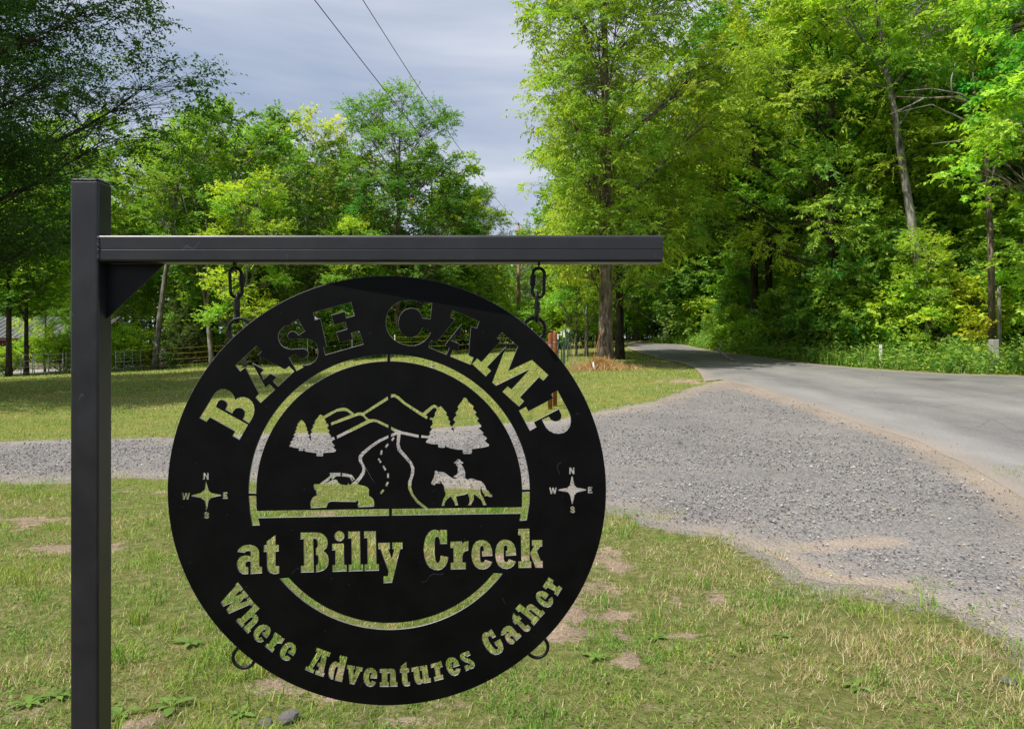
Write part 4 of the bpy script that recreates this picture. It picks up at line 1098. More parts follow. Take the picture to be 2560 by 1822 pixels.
def plant(kind, name, loc, label, cat='tree', rz=None, s=1.0, sz=None, group=None, tilt=0.0):
    tme, cme = PROTO[kind][0]
    t = empty(name, loc, rng.uniform(0, 6.28) if rz is None else rz, label, cat, group)
    t.scale = (s, s, s if sz is None else sz)
    t.rotation_euler[1] = tilt
    if kind not in _used:
        _used[kind] = 1
        tme.materials.append(PROTO[kind][1]); cme.materials.append(M_LEAF)
    link('trunk' if cat == 'tree' else 'stem', tme, None, t)
    link('crown' if cat == 'tree' else 'foliage', cme, None, t)
    return t

def at(px, D): return gp(px, D)
GL, GR, GF = 'trees behind the lawn', 'trees along the far side of the road', 'trees by the wire fence'
# left of the road
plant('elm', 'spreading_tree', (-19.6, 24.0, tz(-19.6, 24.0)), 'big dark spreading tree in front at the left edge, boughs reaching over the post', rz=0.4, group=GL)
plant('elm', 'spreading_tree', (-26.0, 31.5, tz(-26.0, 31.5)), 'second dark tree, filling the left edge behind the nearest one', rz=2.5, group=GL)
plant('tall', 'shade_tree', at(22, 47), 'dark-trunked tree in front of the cabin roof, near the left edge of the photo', rz=1.0, s=.72, group=GL)
plant('tall', 'shade_tree', at(66, 49), 'slim dark-trunked tree beside the cabin\'s porch post', rz=2.2, s=.6, group=GL)
plant('slim', 'young_tree', at(112, 53), 'young leafy tree in front of the cabin\'s roof', rz=1.0, s=.62, group=GL)
plant('oak_b', 'shade_tree', at(258, 57), 'leafy tree rising just right of the sign post\'s top', rz=.6, s=.95, group=GL)
plant('oak', 'shade_tree', at(120, 71), 'tall leafy tree above the cabin roof', rz=3.3, s=1.06, group=GL)
plant('leaner', 'leaning_tree', at(386, 52), 'gray-trunked leaning tree seen under the sign\'s bracket', rz=2.9, s=.92, group=GL)
plant('oak', 'shade_tree', at(440, 63), 'round leafy tree behind the leaning gray trunk', rz=5.1, s=.96, group=GL)
plant('oak_b', 'shade_tree', at(572, 53), 'tall tree with a straight gray trunk behind the left chain', rz=4.0, s=.94, group=GL)
plant('fork', 'forked_tree', at(530, 50), 'small tree with pale forked limbs just above the beam', rz=.2, s=.95, group=GL)
plant('slim', 'young_tree', at(612, 47.5), 'young light-green tree in front of the tall straight one', rz=1.2, s=.95, group=GL)
plant('oak', 'shade_tree', at(668, 66), 'dark leafy tree between the straight tall one and the pale flowering one', rz=.9, s=.98, group=GL)
plant('pale', 'pale_tree', at(770, 60), 'yellowish blossoming tree left of the pointed dark one', rz=2.0, s=1.0, group=GL)
plant('pale', 'pale_tree', at(862, 66), 'pale-topped tree in the gap left of the pointed one', rz=4.4, s=.92, group=GL)
plant('point', 'pointed_tree', at(990, 56), 'pointed airy tree, tallest near the middle, power line passing behind', rz=1.4, s=1.0, group=GL)
plant('oak', 'shade_tree', at(1082, 60), 'shorter broad tree at the right shoulder of the pointed one', rz=2.7, s=.8, group=GL)
plant('oak_b', 'shade_tree', at(1150, 63), 'small tree stepping down toward the open sky', rz=5.6, s=.72, group=GL)
plant('pine', 'pine_tree', at(1196, 70), 'grayish pine at the edge of the open sky', rz=.3, s=1.02, group=GL)
plant('cedar', 'cedar_tree', at(655, 50.5), 'dark cedar behind the left chain', s=1.05, group=GL)
plant('cedar', 'cedar_tree', at(476, 53), 'dark bushy cedar left of the straight gray trunk', s=.95, group=GL)
plant('slim', 'young_tree', at(1190, 74), 'light-green sapling in the gap, left of the utility pole', s=.72, group=GL)
plant('slim', 'young_tree', at(880, 53), 'slender sapling seen over the top of the disc', s=.8, group=GL)
for px, D, s, lb in [(1235, 96, .95, 'far pine just left of the utility pole'), (1300, 104, .92, 'far pine right behind the utility pole'), (1352, 92, .9, 'far pine behind the right chain')]:
    plant('pine', 'pine_tree', at(px, D), lb, s=s, group='far pines at the end of the gap')
for px, D, s, lb in [(1215, 112, .6, 'far round tree left of the utility pole, at the end of the gap'), (1275, 120, .62, 'far round tree directly behind the utility pole'), (1345, 108, .58, 'far round tree behind the right chain'), (1402, 98, .6, 'far round tree above the row of fence posts'), (1540, 100, .75, 'far bright tree where the road disappears'), (1600, 108, .8, 'far bright tree just right of where the road disappears')]:
    plant('lime' if px > 1500 else 'oak', 'far_tree', at(px, D), lb, s=s, group='far trees at the end of the gap')
# by the wire fence
plant('hickory', 'hickory_tree', at(1514, 33.5), 'big yellow-green tree with a thick trunk beside the road, straw at its foot', rz=0.0, group=GF)
plant('hick_b', 'hickory_tree', at(1549, 40), 'tree whose dark trunk stands just behind the thick trunk', rz=2.4, s=.78, group=GF)
plant('slim', 'young_tree', at(1466, 45), 'small tree with a brown trunk left of the thick trunk', rz=.8, s=.95, group=GF)
plant('oak', 'shade_tree', at(1416, 58), 'small leafy tree at the end of the row of fence posts', rz=.8, s=.62, group=GF)
plant('slim', 'young_tree', at(1441, 47), 'thin pale-stemmed sapling beside the last fence posts', rz=3.0, s=.55, group=GF)
# right of the road
plant('tall', 'shade_tree', at(1886, 45), 'left one of the dark paired trunks right of the far bend', rz=3.4, s=1.02, group=GR)
plant('tall', 'shade_tree', at(1921, 46), 'right one of the dark paired trunks right of the far bend', rz=1.1, s=1.05, group=GR)
plant('drooper', 'hickory_tree', at(2075, 36), 'drooping yellow-green tree reaching far left over the road', rz=0, s=.94, group=GR)
plant('oak', 'shade_tree', at(1668, 64), 'tall leafy tree at the far bend, behind the hickories', rz=.1, s=1.1, group=GR)
plant('tall', 'shade_tree', at(2087, 42), 'leafy tree with a dark trunk left of the leaning gray one', rz=5.5, s=1.0, group=GR)
plant('lime', 'lime_tree', at(2185, 39.5), 'bright green tree just left of the leaning gray trunk', rz=2.1, s=1.0, group=GR)
plant('leaner', 'leaning_tree', at(2325, 32.6), 'tree with a long gray trunk leaning left over the roadside bushes', rz=.12, s=1.05, group=GR)
plant('lime', 'lime_tree', at(2445, 37.5), 'bright green tree behind the gray dead pole', rz=4.7, s=1.02, group=GR)
plant('oak', 'shade_tree', at(2590, 35), 'dense dark tree at the right edge behind the concrete stub', rz=.5, s=.95, group=GR)
plant('lime', 'lime_tree', (19.2, 25.0, tz(19.2, 25)), 'near bright-leaved tree whose boughs hang in at the top right corner', rz=1.9, s=.9, group=GR)
for px, D, k, s, lb in [(2010, 52, 'oak', 1.1, 'tall tree in the wood left of the bright green pair'), (2150, 50, 'oak_b', 1.12, 'tall tree in the wood behind the bright green tree'),
                        (2290, 47, 'oak', 1.08, 'tall tree in the wood behind the leaning gray trunk'), (2420, 46, 'hickory', 1.05, 'yellow-green tree in the wood behind the gray dead pole'),
                        (2560, 43, 'oak_b', 1.1, 'tall tree in the wood at the far right edge'), (2700, 38, 'oak', 1.0, 'tree beyond the right edge, boughs entering the frame'),
                        (1840, 62, 'oak_b', 1.12, 'tall tree filling the wood behind the drooping tree'), (1590, 74, 'oak', 1.05, 'far tree closing the view at the end of the road')]:
    plant(k, 'wood_tree', at(px, D), lb, s=s, group=GR)
# understorey along the road and the lawn
def edge_pt(px, D): return at(px, D)
bush_r = [(1642, 77.0, 'bush', 1.0, 'bright shrub at the far end of the road'), (1720, 65.0, 'bush_b', 1.1, 'shrub just past the road\'s bend'), (1790, 60.0, 'bush', 1.15, 'light shrub on the outside of the bend'),
          (1845, 53.0, 'bush_b', 1.2, 'shrub above the fallen pale branch'), (1832, 48.4, 'bush', .75, 'low shrub beneath the dark paired trunks'), (1890, 44.9, 'bush', .6, 'low shrub in front of the paired trunks'),
          (1950, 41.8, 'bush_b', .85, 'wide shrub right of the paired trunks'), (2020, 38.6, 'cedar', .75, 'small cedar among the roadside shrubs'), (2085, 36.8, 'bush_b', 1.35, 'shrub right of the small cedar'),
          (2150, 35.4, 'bush', 1.2, 'shrub behind the white marker post'), (2215, 34.2, 'bush_b', 1.5, 'dark tall shrub right of the white marker post'), (2275, 33.4, 'bush', 1.25, 'bluish shrub left of the leaning trunk\'s foot'),
          (2335, 32.5, 'cedar', .8, 'cedar at the foot of the leaning gray trunk'), (2395, 31.9, 'bush_y', 1.1, 'yellow-leaved shrub left of the gray dead pole'), (2440, 33.4, 'bush_b', 1.3, 'tangled shrub just behind the gray dead pole'),
          (2548, 33.0, 'bush_y', .8, 'yellow-green shrub right of the gray dead pole'), (2600, 31.6, 'bush', 1.2, 'big shrub at the right edge'), (2010, 43, 'slim', .55, 'young tree behind the small cedar'), (2130, 41, 'cedar', 1.05, 'brownish cedar behind the marker post'),
          (2318, 31.2, 'slim', .47, 'slender young tree hiding the foot of the leaning trunk'), (2250, 39, 'bush_b', 1.5, 'tall shrub wrapped around the leaning trunk'), (2370, 38, 'cedar', 1.1, 'tall dark cedar behind the yellow shrub'), (2490, 37, 'slim', .6, 'young tree behind the gray dead pole'), (2600, 35, 'bush', 1.9, 'tall vine-hung shrub closing the right edge'),
          (1860, 50, 'slim', .5, 'young tree between the far trunks'), (1440, 63.0, 'bush', 1.2, 'shrub just left of the thick trunk, behind the fence end'), (1492, 68.0, 'bush_b', 1.3, 'shrub behind the thick trunk'), (1535, 74.0, 'bush', 1.3, 'shrub right of the two trunks, beyond the road edge'), (1566, 82.0, 'bush_b', 1.5, 'shrub closing the far end of the road'), (1730, 62.0, 'bush_b', 1.9, 'tall shrub on the far bend')]
for px, D, k, s, lb in bush_r:
    cd = k in ('cedar', 'slim')
    plant(k, 'young_tree' if k == 'slim' else 'cedar_tree' if cd else 'shrub', edge_pt(px, D), lb, cat='tree' if cd else 'shrub', s=s * .95, group='undergrowth along the road')
bush_l = [(306, 52, 'bush', .85, 'bright shrub behind the metal gate panels'), (362, 53.5, 'bush_y', .5, 'low brownish shrub beside the gate panels'), (462, 55, 'bush_b', .9, 'dark shrub behind the wire fence, left of the white fence post'),
          (545, 54, 'bush', .6, 'low shrub behind the white fence post'), (640, 55, 'bush_b', .8, 'shrub at the foot of the dark cedar'), (735, 54.5, 'bush', .7, 'shrub seen through the letter S'), (830, 55, 'bush_b', .8, 'shrub seen through the letter E'),
          (925, 55, 'bush', .75, 'shrub seen between the words'), (1020, 56, 'bush', .6, 'yellowish shrub seen through the letter C'), (1105, 58, 'bush_b', .8, 'shrub seen through the second letter A'), (1180, 60, 'bush', 1.1, 'bright shrub right of the disc\'s top'),
          (1250, 72, 'bush', 1.1, 'shrub behind the foot of the utility pole'), (1330, 64, 'bush_b', .9, 'shrub behind the rusty pipe posts'), (1385, 60, 'bush', .8, 'shrub at the end of the fence line'), (150, 52.5, 'bush', .7, 'shrub before the cabin porch, left of the sign post'), (210, 56, 'bush_b', .9, 'shrub left of the cabin\'s end, behind the sign post'), (20, 50, 'bush', .5, 'low shrub at the dark trunk near the cabin')]
for px, D, k, s, lb in bush_l:
    plant(k, 'shrub', at(px, D), lb, cat='shrub', s=s, group='undergrowth behind the lawn')

# the wood beyond: one mass of foliage and trunks that reads as a whole
def woods():
    R = np.random.default_rng(77)
    P, Dr, B, HUE = [], [], [], []
    tr = []
    spots = []
    for k in range(118):
        if k < 66: X = R.uniform(-62, 4); Y = R.uniform(66, 88) if X > -24 else R.uniform(60, 84)
        else: X = R.uniform(13, 46); Y = 30 + (46 - X) * .95 + R.uniform(9, 30)
        if X < -26 and Y < 74: Y += 13
        if -1 < X < 7 and Y < 100: Y = R.uniform(108, 125)
        if 0 < X < 14 and Y < 90: Y = R.uniform(95, 115)
        spots.append((X, Y))
    for k in range(16): spots.append((R.uniform(-45, 45), R.uniform(-48, -30)))  # unseen low clumps behind the camera, added to darken the post's reflection
    for X, Y in spots:
        z = tz(X, Y); H = R.uniform(12, 17) * (.72 if Y > 94 else 1)
        if -14 < X < 6: H *= .62
        if Y < 0: H = R.uniform(4, 6.5)
        r = R.uniform(3.2, 4.6)
        m = 620
        a = R.uniform(0, 2 * np.pi, m); h = R.uniform(0, 1, m) ** .8
        e = np.sqrt(np.clip(1 - ((h - .5) / .6) ** 2, .1, 1)) * r * R.uniform(.55, 1.0, m) ** .5
        P.append(np.stack([X + e * np.cos(a), Y + e * np.sin(a), z + .3 + h * H], -1))
        Dr.append(nrm(np.stack([np.cos(a), np.sin(a), R.normal(.1, .4, m)], -1)))
        HUE.append(np.full(m, R.normal(0, .2)) + R.normal(0, .12, m))
        n = 6; t = np.linspace(0, 1, n)
        tr.append((np.stack([X + R.normal(0, .2, n).cumsum() * .5, Y + R.normal(0, .2, n).cumsum() * .5, z - .2 + t * H * .85], -1), np.linspace(R.uniform(.14, .24), .04, n)))
    P = np.concatenate(P); Dr = np.concatenate(Dr); hu = np.concatenate(HUE)
    hue = hu[:, None] * np.array([[1.0, .55, -.2]])
    Vl, Fl, Cl = leaves(P, Dr, np.full(len(P), .5), 2, .54, .33, .2, R, (.13, .225, .035), hue, flat=.45)
    me = np_mesh('woods_foliage', Vl, Fl, Cl)
    o = link('woods', me, M_LEAF)
    tag(o, 'dense far wood standing behind the nearer trees', 'wood', kind='stuff')
    link('trunks', tube_mesh('woods_trunks', tr, 6), M_BARK_DARK, o)['kind'] = 'stuff'
woods()
# ------------------------------------------------------------------ fences, pole, cabin and small things
M_RUST = simple_mat('rusty_pipe', (.16, .05, .02), (.34, .125, .05), 24, .85, .3, .15)
M_GREEN = simple_mat('green_post_paint', (.012, .05, .03), (.025, .085, .05), 20, .55, .1)
M_WHITE = simple_mat('white_tip', (.62, .62, .6), (.8, .8, .78), 30, .6, .05)
M_WIRE = simple_mat('galvanised_wire', (.35, .35, .34), (.5, .5, .49), 30, .5, 0, .4, .6)
M_YWIRE = simple_mat('yellow_polywire', (.30, .21, .03), (.46, .33, .05), 30, .6, 0)
M_GATE = simple_mat('gate_paint', (.17, .21, .20), (.28, .33, .31), 12, .5, .1, .4)
M_GREYPIPE = simple_mat('pale_steel', (.24, .245, .245), (.36, .36, .36), 12, .5, .1, .4)
M_POLE = bark_mat('pole_wood', (.20, .105, .05), (.34, .185, .095), (.46, .27, .15))
M_DEADWOOD = bark_mat('dead_wood', (.11, .10, .085), (.24, .22, .19), (.36, .335, .3))
M_STEEL = simple_mat('dark_hardware', (.05, .05, .05), (.11, .11, .11), 20, .5, .1, .4)
M_CABLE = simple_mat('cable', (.05, .05, .055), (.09, .09, .095), 20, .6, 0)
M_CONC = simple_mat('concrete', (.27, .255, .23), (.42, .40, .365), 25, .9, .3, .2)
M_ROCK = simple_mat('rock', (.14, .13, .12), (.28, .265, .25), 14, .9, .8, .2, bdist=.02)

def rod(name, a, b, r, mat, parent, sides=8, r2=None):
    O = parent.matrix_world.translation if False else Vector(parent.location)
    a = Vector(a) - O; b = Vector(b) - O
    return link(name, tube_mesh(name, [(np.array([a, b]), np.array([r, r2 if r2 is not None else r]))], sides), mat, parent)
def wire(name, pts, r, mat, parent, sides=4):
    O = Vector(parent.location)
    p = np.array([Vector(q) - O for q in pts])
    return link(name, tube_mesh(name, [(p, np.full(len(p), r))], sides, caps=False), mat, parent)

# wire fence on green steel posts, with a pair of rusty pipes at its near corner
def fl(D): return (.84 + .089 * (D - 18), D)
wf = empty('wire_fence', (*fl(18), tz(*fl(18))), 0, 'wire fence on white-tipped green posts running away from two rusty pipes', 'fence')
WO = Vector(wf.location)
c1 = Vector((*fl(18), tz(*fl(18)))); c2 = Vector((fl(18.4)[0] + .2, 18.9, tz(1.0, 18.9)))
pipe_pts = []
for c, h in ((gp(1375.5, 18.0), 1.74), (gp(1387.5, 18.7), 1.77)):
    n = 7; a = np.linspace(0, math.pi / 2, n)
    pts = [(c.x, c.y, c.z - .3)] + [(c.x, c.y, c.z + h - .05 + .05 * math.sin(q)) for q in a]
    rr_ = [.052] + [max(.004, .052 * math.cos(q)) for q in a]
    link('corner_post', tube_mesh('corner_post', [(np.array(pts) - np.array(WO), np.array(rr_))], 14), M_RUST, wf)
    pipe_pts.append(c)
band = torus_mesh('band', .054, .006, 20, 6)
for c, hz in ((pipe_pts[0], 1.46), (pipe_pts[0], 1.42), (pipe_pts[1], 1.5)):
    b = link('wire_band', band, M_WIRE, wf); b.location = Vector((c.x, c.y, c.z + hz)) - WO; b.rotation_euler = (math.pi / 2, 0, 0)
rod('brace_rail', pipe_pts[0] + Vector((0, 0, 1.5)), pipe_pts[0] + Vector((-.62, .1, 1.46)), .03, M_RUST, wf)
# T shaped posts
def tpost_mesh(h, split):
    bm = bmesh.new()
    def bx(lo, hi):
        r = bmesh.ops.create_cube(bm, size=1)
        for v in r['verts']: v.co = Vector([(lo[i] + hi[i]) / 2 + v.co[i] * (hi[i] - lo[i]) for i in range(3)])
    z0, z1 = (-.3, h - split) if split > 0 else (h + split, h)
    bx((-.024, -.003, z0), (.024, .003, z1)); bx((-.003, .0032, z0), (.003, .032, z1))
    if split > 0:
        for k in range(14):
            z = .15 + k * (h - split - .2) / 14
            bx((-.008, -.012, z), (.008, -.0032, z + .03))
    me = bpy.data.meshes.new('t_post'); bm.to_mesh(me); bm.free()
    return me
tp_me, tt_me = tpost_mesh(1.62, .17), tpost_mesh(1.62, -.168)
Ds = [24.5, 27.5, 30.5, 33.5, 36.5, 39.5, 42.5, 45.5, 48.5]
tops = []
for i, D in enumerate(Ds):
    X, Y = fl(D); z = tz(X, Y); X += rng.normal(0, .04)
    p = link('t_post', tp_me, M_GREEN, wf); p.location = Vector((X, Y, z)) - WO
    p.rotation_euler = (rng.normal(0, .02), rng.normal(0, .025), rng.normal(0, .2))
    q = link('white_tip', tt_me, M_WHITE, p)
    tops.append((X, Y, z))
for h in (.35, .68, 1.0, 1.32):
    pts = [pipe_pts[1] + Vector((.05, 0, h))] + [Vector((x, y - .02, z + h)) for x, y, z in tops]
    wire('wire', pts, .004, M_WIRE, wf)

# yellow electric fence along the back of the lawn
ef = empty('electric_fence', gp(528, 50), 0, 'four-strand yellow wire fence on thin posts along the back of the lawn', 'fence')
EFO = Vector(ef.location)
eposts = [(-130, 47), (-20, 47.5), (110, 48), (250, 49), (392, 49.5), (528, 50), (650, 50.5), (769, 51), (880, 51.5), (987, 52), (1080, 52.8), (1165, 53.5), (1250, 54), (1330, 54)]
ep = []
for px, D in eposts:
    c = gp(px, D); h = 1.42
    wht = px in (528, 987)
    rod('fence_post', c - Vector((0, 0, .2)), c + Vector((0, 0, h + .08)), .022 if wht else .016, M_WHITE if wht or px in (769, 880) else M_GREEN, ef, 6)
    if not wht: rod('post_tip', c + Vector((0, 0, h + .0802)), c + Vector((0, 0, h + .2)), .024, M_WHITE, ef, 6)
    ep.append(c)
for h in (.3, .68, 1.03, 1.36):
    pts = []
    for a, b in zip(ep[:-1], ep[1:]):
        for t in (0, .33, .66): 
            q = a.lerp(b, t) + Vector((0, -.025, h - .05 * math.sin(t * math.pi))); pts.append(q)
    pts.append(ep[-1] + Vector((0, -.025, h)))
    wire('wire', pts, .0065, M_YWIRE, ef)

# tubular gate panels by the cabin
def panel(px0, D0, px1, D1, mat, label, h=1.25, bars=6, upr=3):
    a, b = gp(px0, D0), gp(px1, D1)
    t = empty('gate_panel', a, 0, label, 'gate panel', 'tubular gate panels by the cabin')
    for k in range(bars):
        z = .18 + (h - .2) * k / (bars - 1)
        rod('rail', a + Vector((0, 0, z)), b + Vector((0, 0, z)), .02, mat, t, 6)
    for k in range(upr):
        p = a.lerp(b, k / (upr - 1))
        rod('upright', p + Vector((0, -.03, -.1)), p + Vector((0, -.03, h + .05)), .024, mat, t, 6)
panel(-60, 46.5, 20, 47, M_GREYPIPE, 'pale gray tube gate panel at the left edge of the photo', bars=4)
panel(24, 47, 82, 47.5, M_GREYPIPE, 'pale gray tube gate panel in front of the dark trunk near the cabin', bars=4)
panel(86, 47.5, 158, 48, M_GREYPIPE, 'pale gray tube gate panel before the cabin porch, just left of the sign post', bars=4)
panel(166, 48.5, 232, 49, M_GREYPIPE, 'pale gray tube gate panel mostly behind the sign post', bars=4)
panel(290, 48.5, 352, 50.5, M_GATE, 'green-gray tube panel just right of the sign post', bars=6, upr=4)
panel(402, 51.5, 446, 53, M_GATE, 'green-gray tube panel left of the black stump of shade, farther right', bars=5)

# cabin with a ribbed metal roof
def cabin():
    D = 61.0
    xl, xr = (-70 - HX) / F * D, (232 - HX) / F * D
    g = tz(xl, D) - .05
    t = empty('cabin', ((xl + xr) / 2, D, g), 0, 'low cabin with a pale ribbed metal roof and dark porch behind the gates', 'cabin')
    O = Vector(t.location)
    M_WALL = simple_mat('cabin_boards', (.06, .035, .022), (.12, .07, .045), 6, .8, .2, stretch=(.3, 1, 4))
    M_ROOFM = simple_mat('ribbed_metal', (.22, .225, .24), (.31, .315, .33), 3, .45, .05, .5, .3)
    M_RED = simple_mat('red_trim', (.13, .04, .025), (.19, .055, .035), 8, .7, .1)
    M_TANW = simple_mat('post_wood', (.19, .11, .055), (.29, .175, .09), 8, .8, .2)
    M_GLASS = simple_mat('window_glass', (.02, .025, .03), (.03, .035, .04), 2, .08, 0, .6)
    def bx(name, lo, hi, mat, par=t, bev=0):
        off = O if par is t else O + Vector(par.location)
        return link(name, box_mesh(name, Vector(lo) - off, Vector(hi) - off, bev), mat, par)
    bx('wall', (xl, D + 2.6, g), (xr, D + 2.8, g + 2.7), M_WALL)
    bx('side_wall', (xr - .15, D + 2.81, g), (xr, D + 7.5, g + 2.7), M_WALL)
    # stone base of the porch, its stones laid as a rough course
    M_ST = simple_mat('base_stone', (.20, .16, .12), (.42, .35, .27), 5, .9, .4, .15)
    sb = bx('stone_base', (xl, D + .22, g), (xr, D + .38, g + .68), M_ST)
    mb = []
    xx = xl
    bm = bmesh.new()
    for row in range(3):
        xx = xl + rng.uniform(0, .2)
        while xx < xr - .4:
            w = rng.uniform(.25, .55)
            r = bmesh.ops.create_cube(bm, size=1)
            for v in r['verts']:
                v.co = Vector((xx + w / 2 + v.co.x * (w - .04), D + .2 + v.co.y * .09 + rng.normal(0, .008), g + .04 + .215 * row + .1 + v.co.z * .18)) - O
            xx += w
    me = bpy.data.meshes.new('stone_course'); bm.to_mesh(me); bm.free()
    link('stone_course', me, simple_mat('course_stone', (.26, .2, .15), (.5, .42, .33), 1.7, .9, .4, .15), t)['kind'] = 'stuff'
    bx('floor', (xl, D + .4, g), (xr, D + 2.59, g + .2), M_TANW)
    for px in (-20, 120, 186, 226):
        X = (px - HX) / F * D
        bx('porch_post', (X - .07, D + .05, g), (X + .07, D + .19, g + 2.42), M_TANW)
    bx('fascia', (xl - .3, D - .30, g + 2.42), (xr + .3, D - .2, g + 2.6), M_RED)
    for px0, px1 in ((130, 172), (184, 214)):
        X0, X1 = (px0 - HX) / F * D, (px1 - HX) / F * D
        w = bx('window', (X0, D + 2.52, g + .95), (X1, D + 2.598, g + 2.0), M_TANW)
        link('pane', box_mesh('pane', Vector((X0 + .08, D + 2.50, g + 1.03)) - O, Vector((X1 - .08, D + 2.518, g + 1.92)) - O), M_GLASS, w)
    # roof: two slopes of metal sheet with standing ribs
    rise, run = 1.75, 4.0
    bm = bmesh.new()
    y0, y1, z0, z1 = D - .35, D - .35 + run, g + 2.62, g + 2.62 + rise
    def quad(ps):
        bm.faces.new([bm.verts.new(Vector(p) - O) for p in ps])
    quad([(xl - .3, y0, z0), (xr + .3, y0, z0), (xr + .3, y1, z1), (xl - .3, y1, z1)])
    quad([(xl - .3, y1, z1), (xr + .3, y1, z1), (xr + .3, y1 + run, z0), (xl - .3, y1 + run, z0)])
    bmesh.ops.solidify(bm, geom=list(bm.faces), thickness=.05)
    me = bpy.data.meshes.new('roof'); bm.to_mesh(me); bm.free()
    roof = link('roof', me, M_ROOFM, t)
    rib = []
    x = xl - .25
    L = math.hypot(run, rise)
    rib_me = box_mesh('rib', (-.03, 0, 0), (.03, L - .06, .035))
    while x < xr + .3:
        r = link('rib', rib_me, M_ROOFM, roof)
        r.location = Vector((x, y0 + .03, z0 + .052)) - O
        r.rotation_euler = (math.atan2(rise, run), 0, 0)
        x += .46
    bm = bmesh.new()
    tri = [(D - .1, g + 2.7), (D + 7.4, g + 2.7), (D + 3.65, g + 4.25)]
    a = [bm.verts.new(Vector((xr - .15, y, z)) - O) for y, z in tri]; b = [bm.verts.new(Vector((xr, y, z)) - O) for y, z in tri]
    bm.faces.new(a[::-1]); bm.faces.new(b)
    for i in range(3): bm.faces.new((a[i], a[(i + 1) % 3], b[(i + 1) % 3], b[i]))
    me = bpy.data.meshes.new('gable'); bm.to_mesh(me); bm.free()
    link('gable', me, M_WALL, t)
    # paved yard in front
    xa, xb = (-160 - HX) / F * 54, (300 - HX) / F * 57
    V = []
    for yy in np.linspace(51, 60.8, 8):
        for xx in np.linspace(xa, xb + .6, 12): V.append((xx + rng.normal(0, .1), yy, tz(xx, yy) + .02))
    i = np.arange(7)[:, None] * 12 + np.arange(11)[None]
    Q = np.stack([i, i + 1, i + 13, i + 12], -1).reshape(-1, 4)
    tag(link('yard_path', np_mesh('yard_path', V, Q), simple_mat('pale_gravel', (.3, .285, .27), (.43, .41, .39), 9, .9, .3)), 'pale gravel yard in front of the cabin', 'yard', kind='structure')
cabin()

# utility pole and its lines
pp = gp(1296.5, 66)
pole = empty('utility_pole', pp, 0, 'brown wooden utility pole with a short crossarm beyond the fence', 'utility pole')
zt = 11.72
rod('pole', pp - Vector((0, 0, .5)), Vector((pp.x, pp.y, zt)), .165, M_POLE, pole, 12, .105)
rod('crossarm', (pp.x + .1, pp.y - .14, zt - .52), (pp.x + .95, pp.y - .14, zt - .56), .045, M_STEEL, pole, 6)
rod('crossarm', (pp.x - .75, pp.y - .14, zt - .46), (pp.x - .1, pp.y - .14, zt - .5), .03, M_STEEL, pole, 6)
def lathe(name, prof, mat, parent, loc, sides=12):
    pts = np.array([(0, 0, z) for r, z in prof]); rad = np.array([r for r, z in prof])
    o = link(name, tube_mesh(name, [(pts, rad)], sides), mat, parent); o.location = Vector(loc) - Vector(parent.location); return o
lathe('insulator', [(.05, 0), (.1, .03), (.06, .07), (.1, .11), (.06, .15), (.09, .19), (.03, .24)], M_STEEL, pole, (pp.x, pp.y, zt))
lathe('cutout', [(.03, 0), (.06, .02), (.04, .1), (.06, .16), (.04, .24), (.06, .32), (.03, .4)], M_STEEL, pole, (pp.x - .72, pp.y - .14, zt - .86))
lathe('cutout', [(.02, 0), (.045, .02), (.045, .34), (.02, .36)], M_STEEL, pole, (pp.x - .56, pp.y - .2, zt - .84))
wire('jumper', [(pp.x, pp.y, zt + .22), (pp.x - .3, pp.y - .1, zt + .24), (pp.x - .62, pp.y - .14, zt + .05), (pp.x - .72, pp.y - .14, zt - .45)], .012, M_CABLE, pole)
def quadfit(p):
    A = np.array([[y * y, y, 1] for y, z in p]); return np.linalg.solve(A, np.array([z for y, z in p]))
def line(name, label, z3, far_z, r):
    t = empty(name, (pp.x, pp.y, far_z), 0, label, 'power line')
    k = quadfit(z3)
    ys = np.linspace(66, -6, 60)
    pts = [(.5 - .0924 * (66 - y) + (pp.x - .5) * max(0, (y - 40) / 26), y, k[0] * y * y + k[1] * y + k[2]) for y in ys]
    wire('cable', pts, r, M_CABLE, t, 5)
line('power_line', 'upper power line running from the pole top overhead', [(66, zt + .2), (37.7, 10.47), (20, 10.3)], zt + .2, .011)
line('power_line', 'lower power line, left one of the two in the sky', [(66, 9.85), (22.6, 8.74), (16.4, 8.74)], 9.85, .011)
t = empty('power_line', (pp.x + .95, pp.y, zt - .5), 0, 'short power line from the crossarm into the trees at right', 'power line')
wire('cable', [(pp.x + .95, pp.y - .14, zt - .52), (pp.x + 3, pp.y + 1, zt - .62), (pp.x + 9, pp.y + 5, zt - .6)], .013, M_CABLE, t)

# things in the grass
rb = gp(1473, 31.2); rt = gp(1502, 32.35); 
st = empty('rusty_rod', rb, 0, 'rusty rod leaning against the thick trunk', 'rod')
rod('rod', rb - Vector((0, 0, .05)), Vector((rt.x, rt.y, 1.55 + (870 - 831) / F * 32.35)), .022, M_RUST, st, 8)
wm = gp(1488, 31.4)
w = empty('white_pipe_marker', wm, 0, 'short white leaning pipe at the foot of the thick trunk', 'marker')
rod('pipe', wm, wm + Vector((-.1, .12, .34)), .045, M_WHITE, w, 10)
bk = gp(1081, 36)
b = empty('gray_cleanout', bk, 0, 'small pale gray capped pipe standing in the lawn, seen through the ring', 'pipe')
lathe('pipe', [(.085, -.05), (.085, .16)], M_CONC, b, bk, 14)
lathe('cap', [(.1, .1601), (.1, .2), (.05, .215)], M_GREYPIPE, b, bk, 14)
mk = gp(2201.5, 31.0)
m_ = empty('marker_post', mk, 0, 'thin white marker post in the tall roadside weeds', 'marker post')
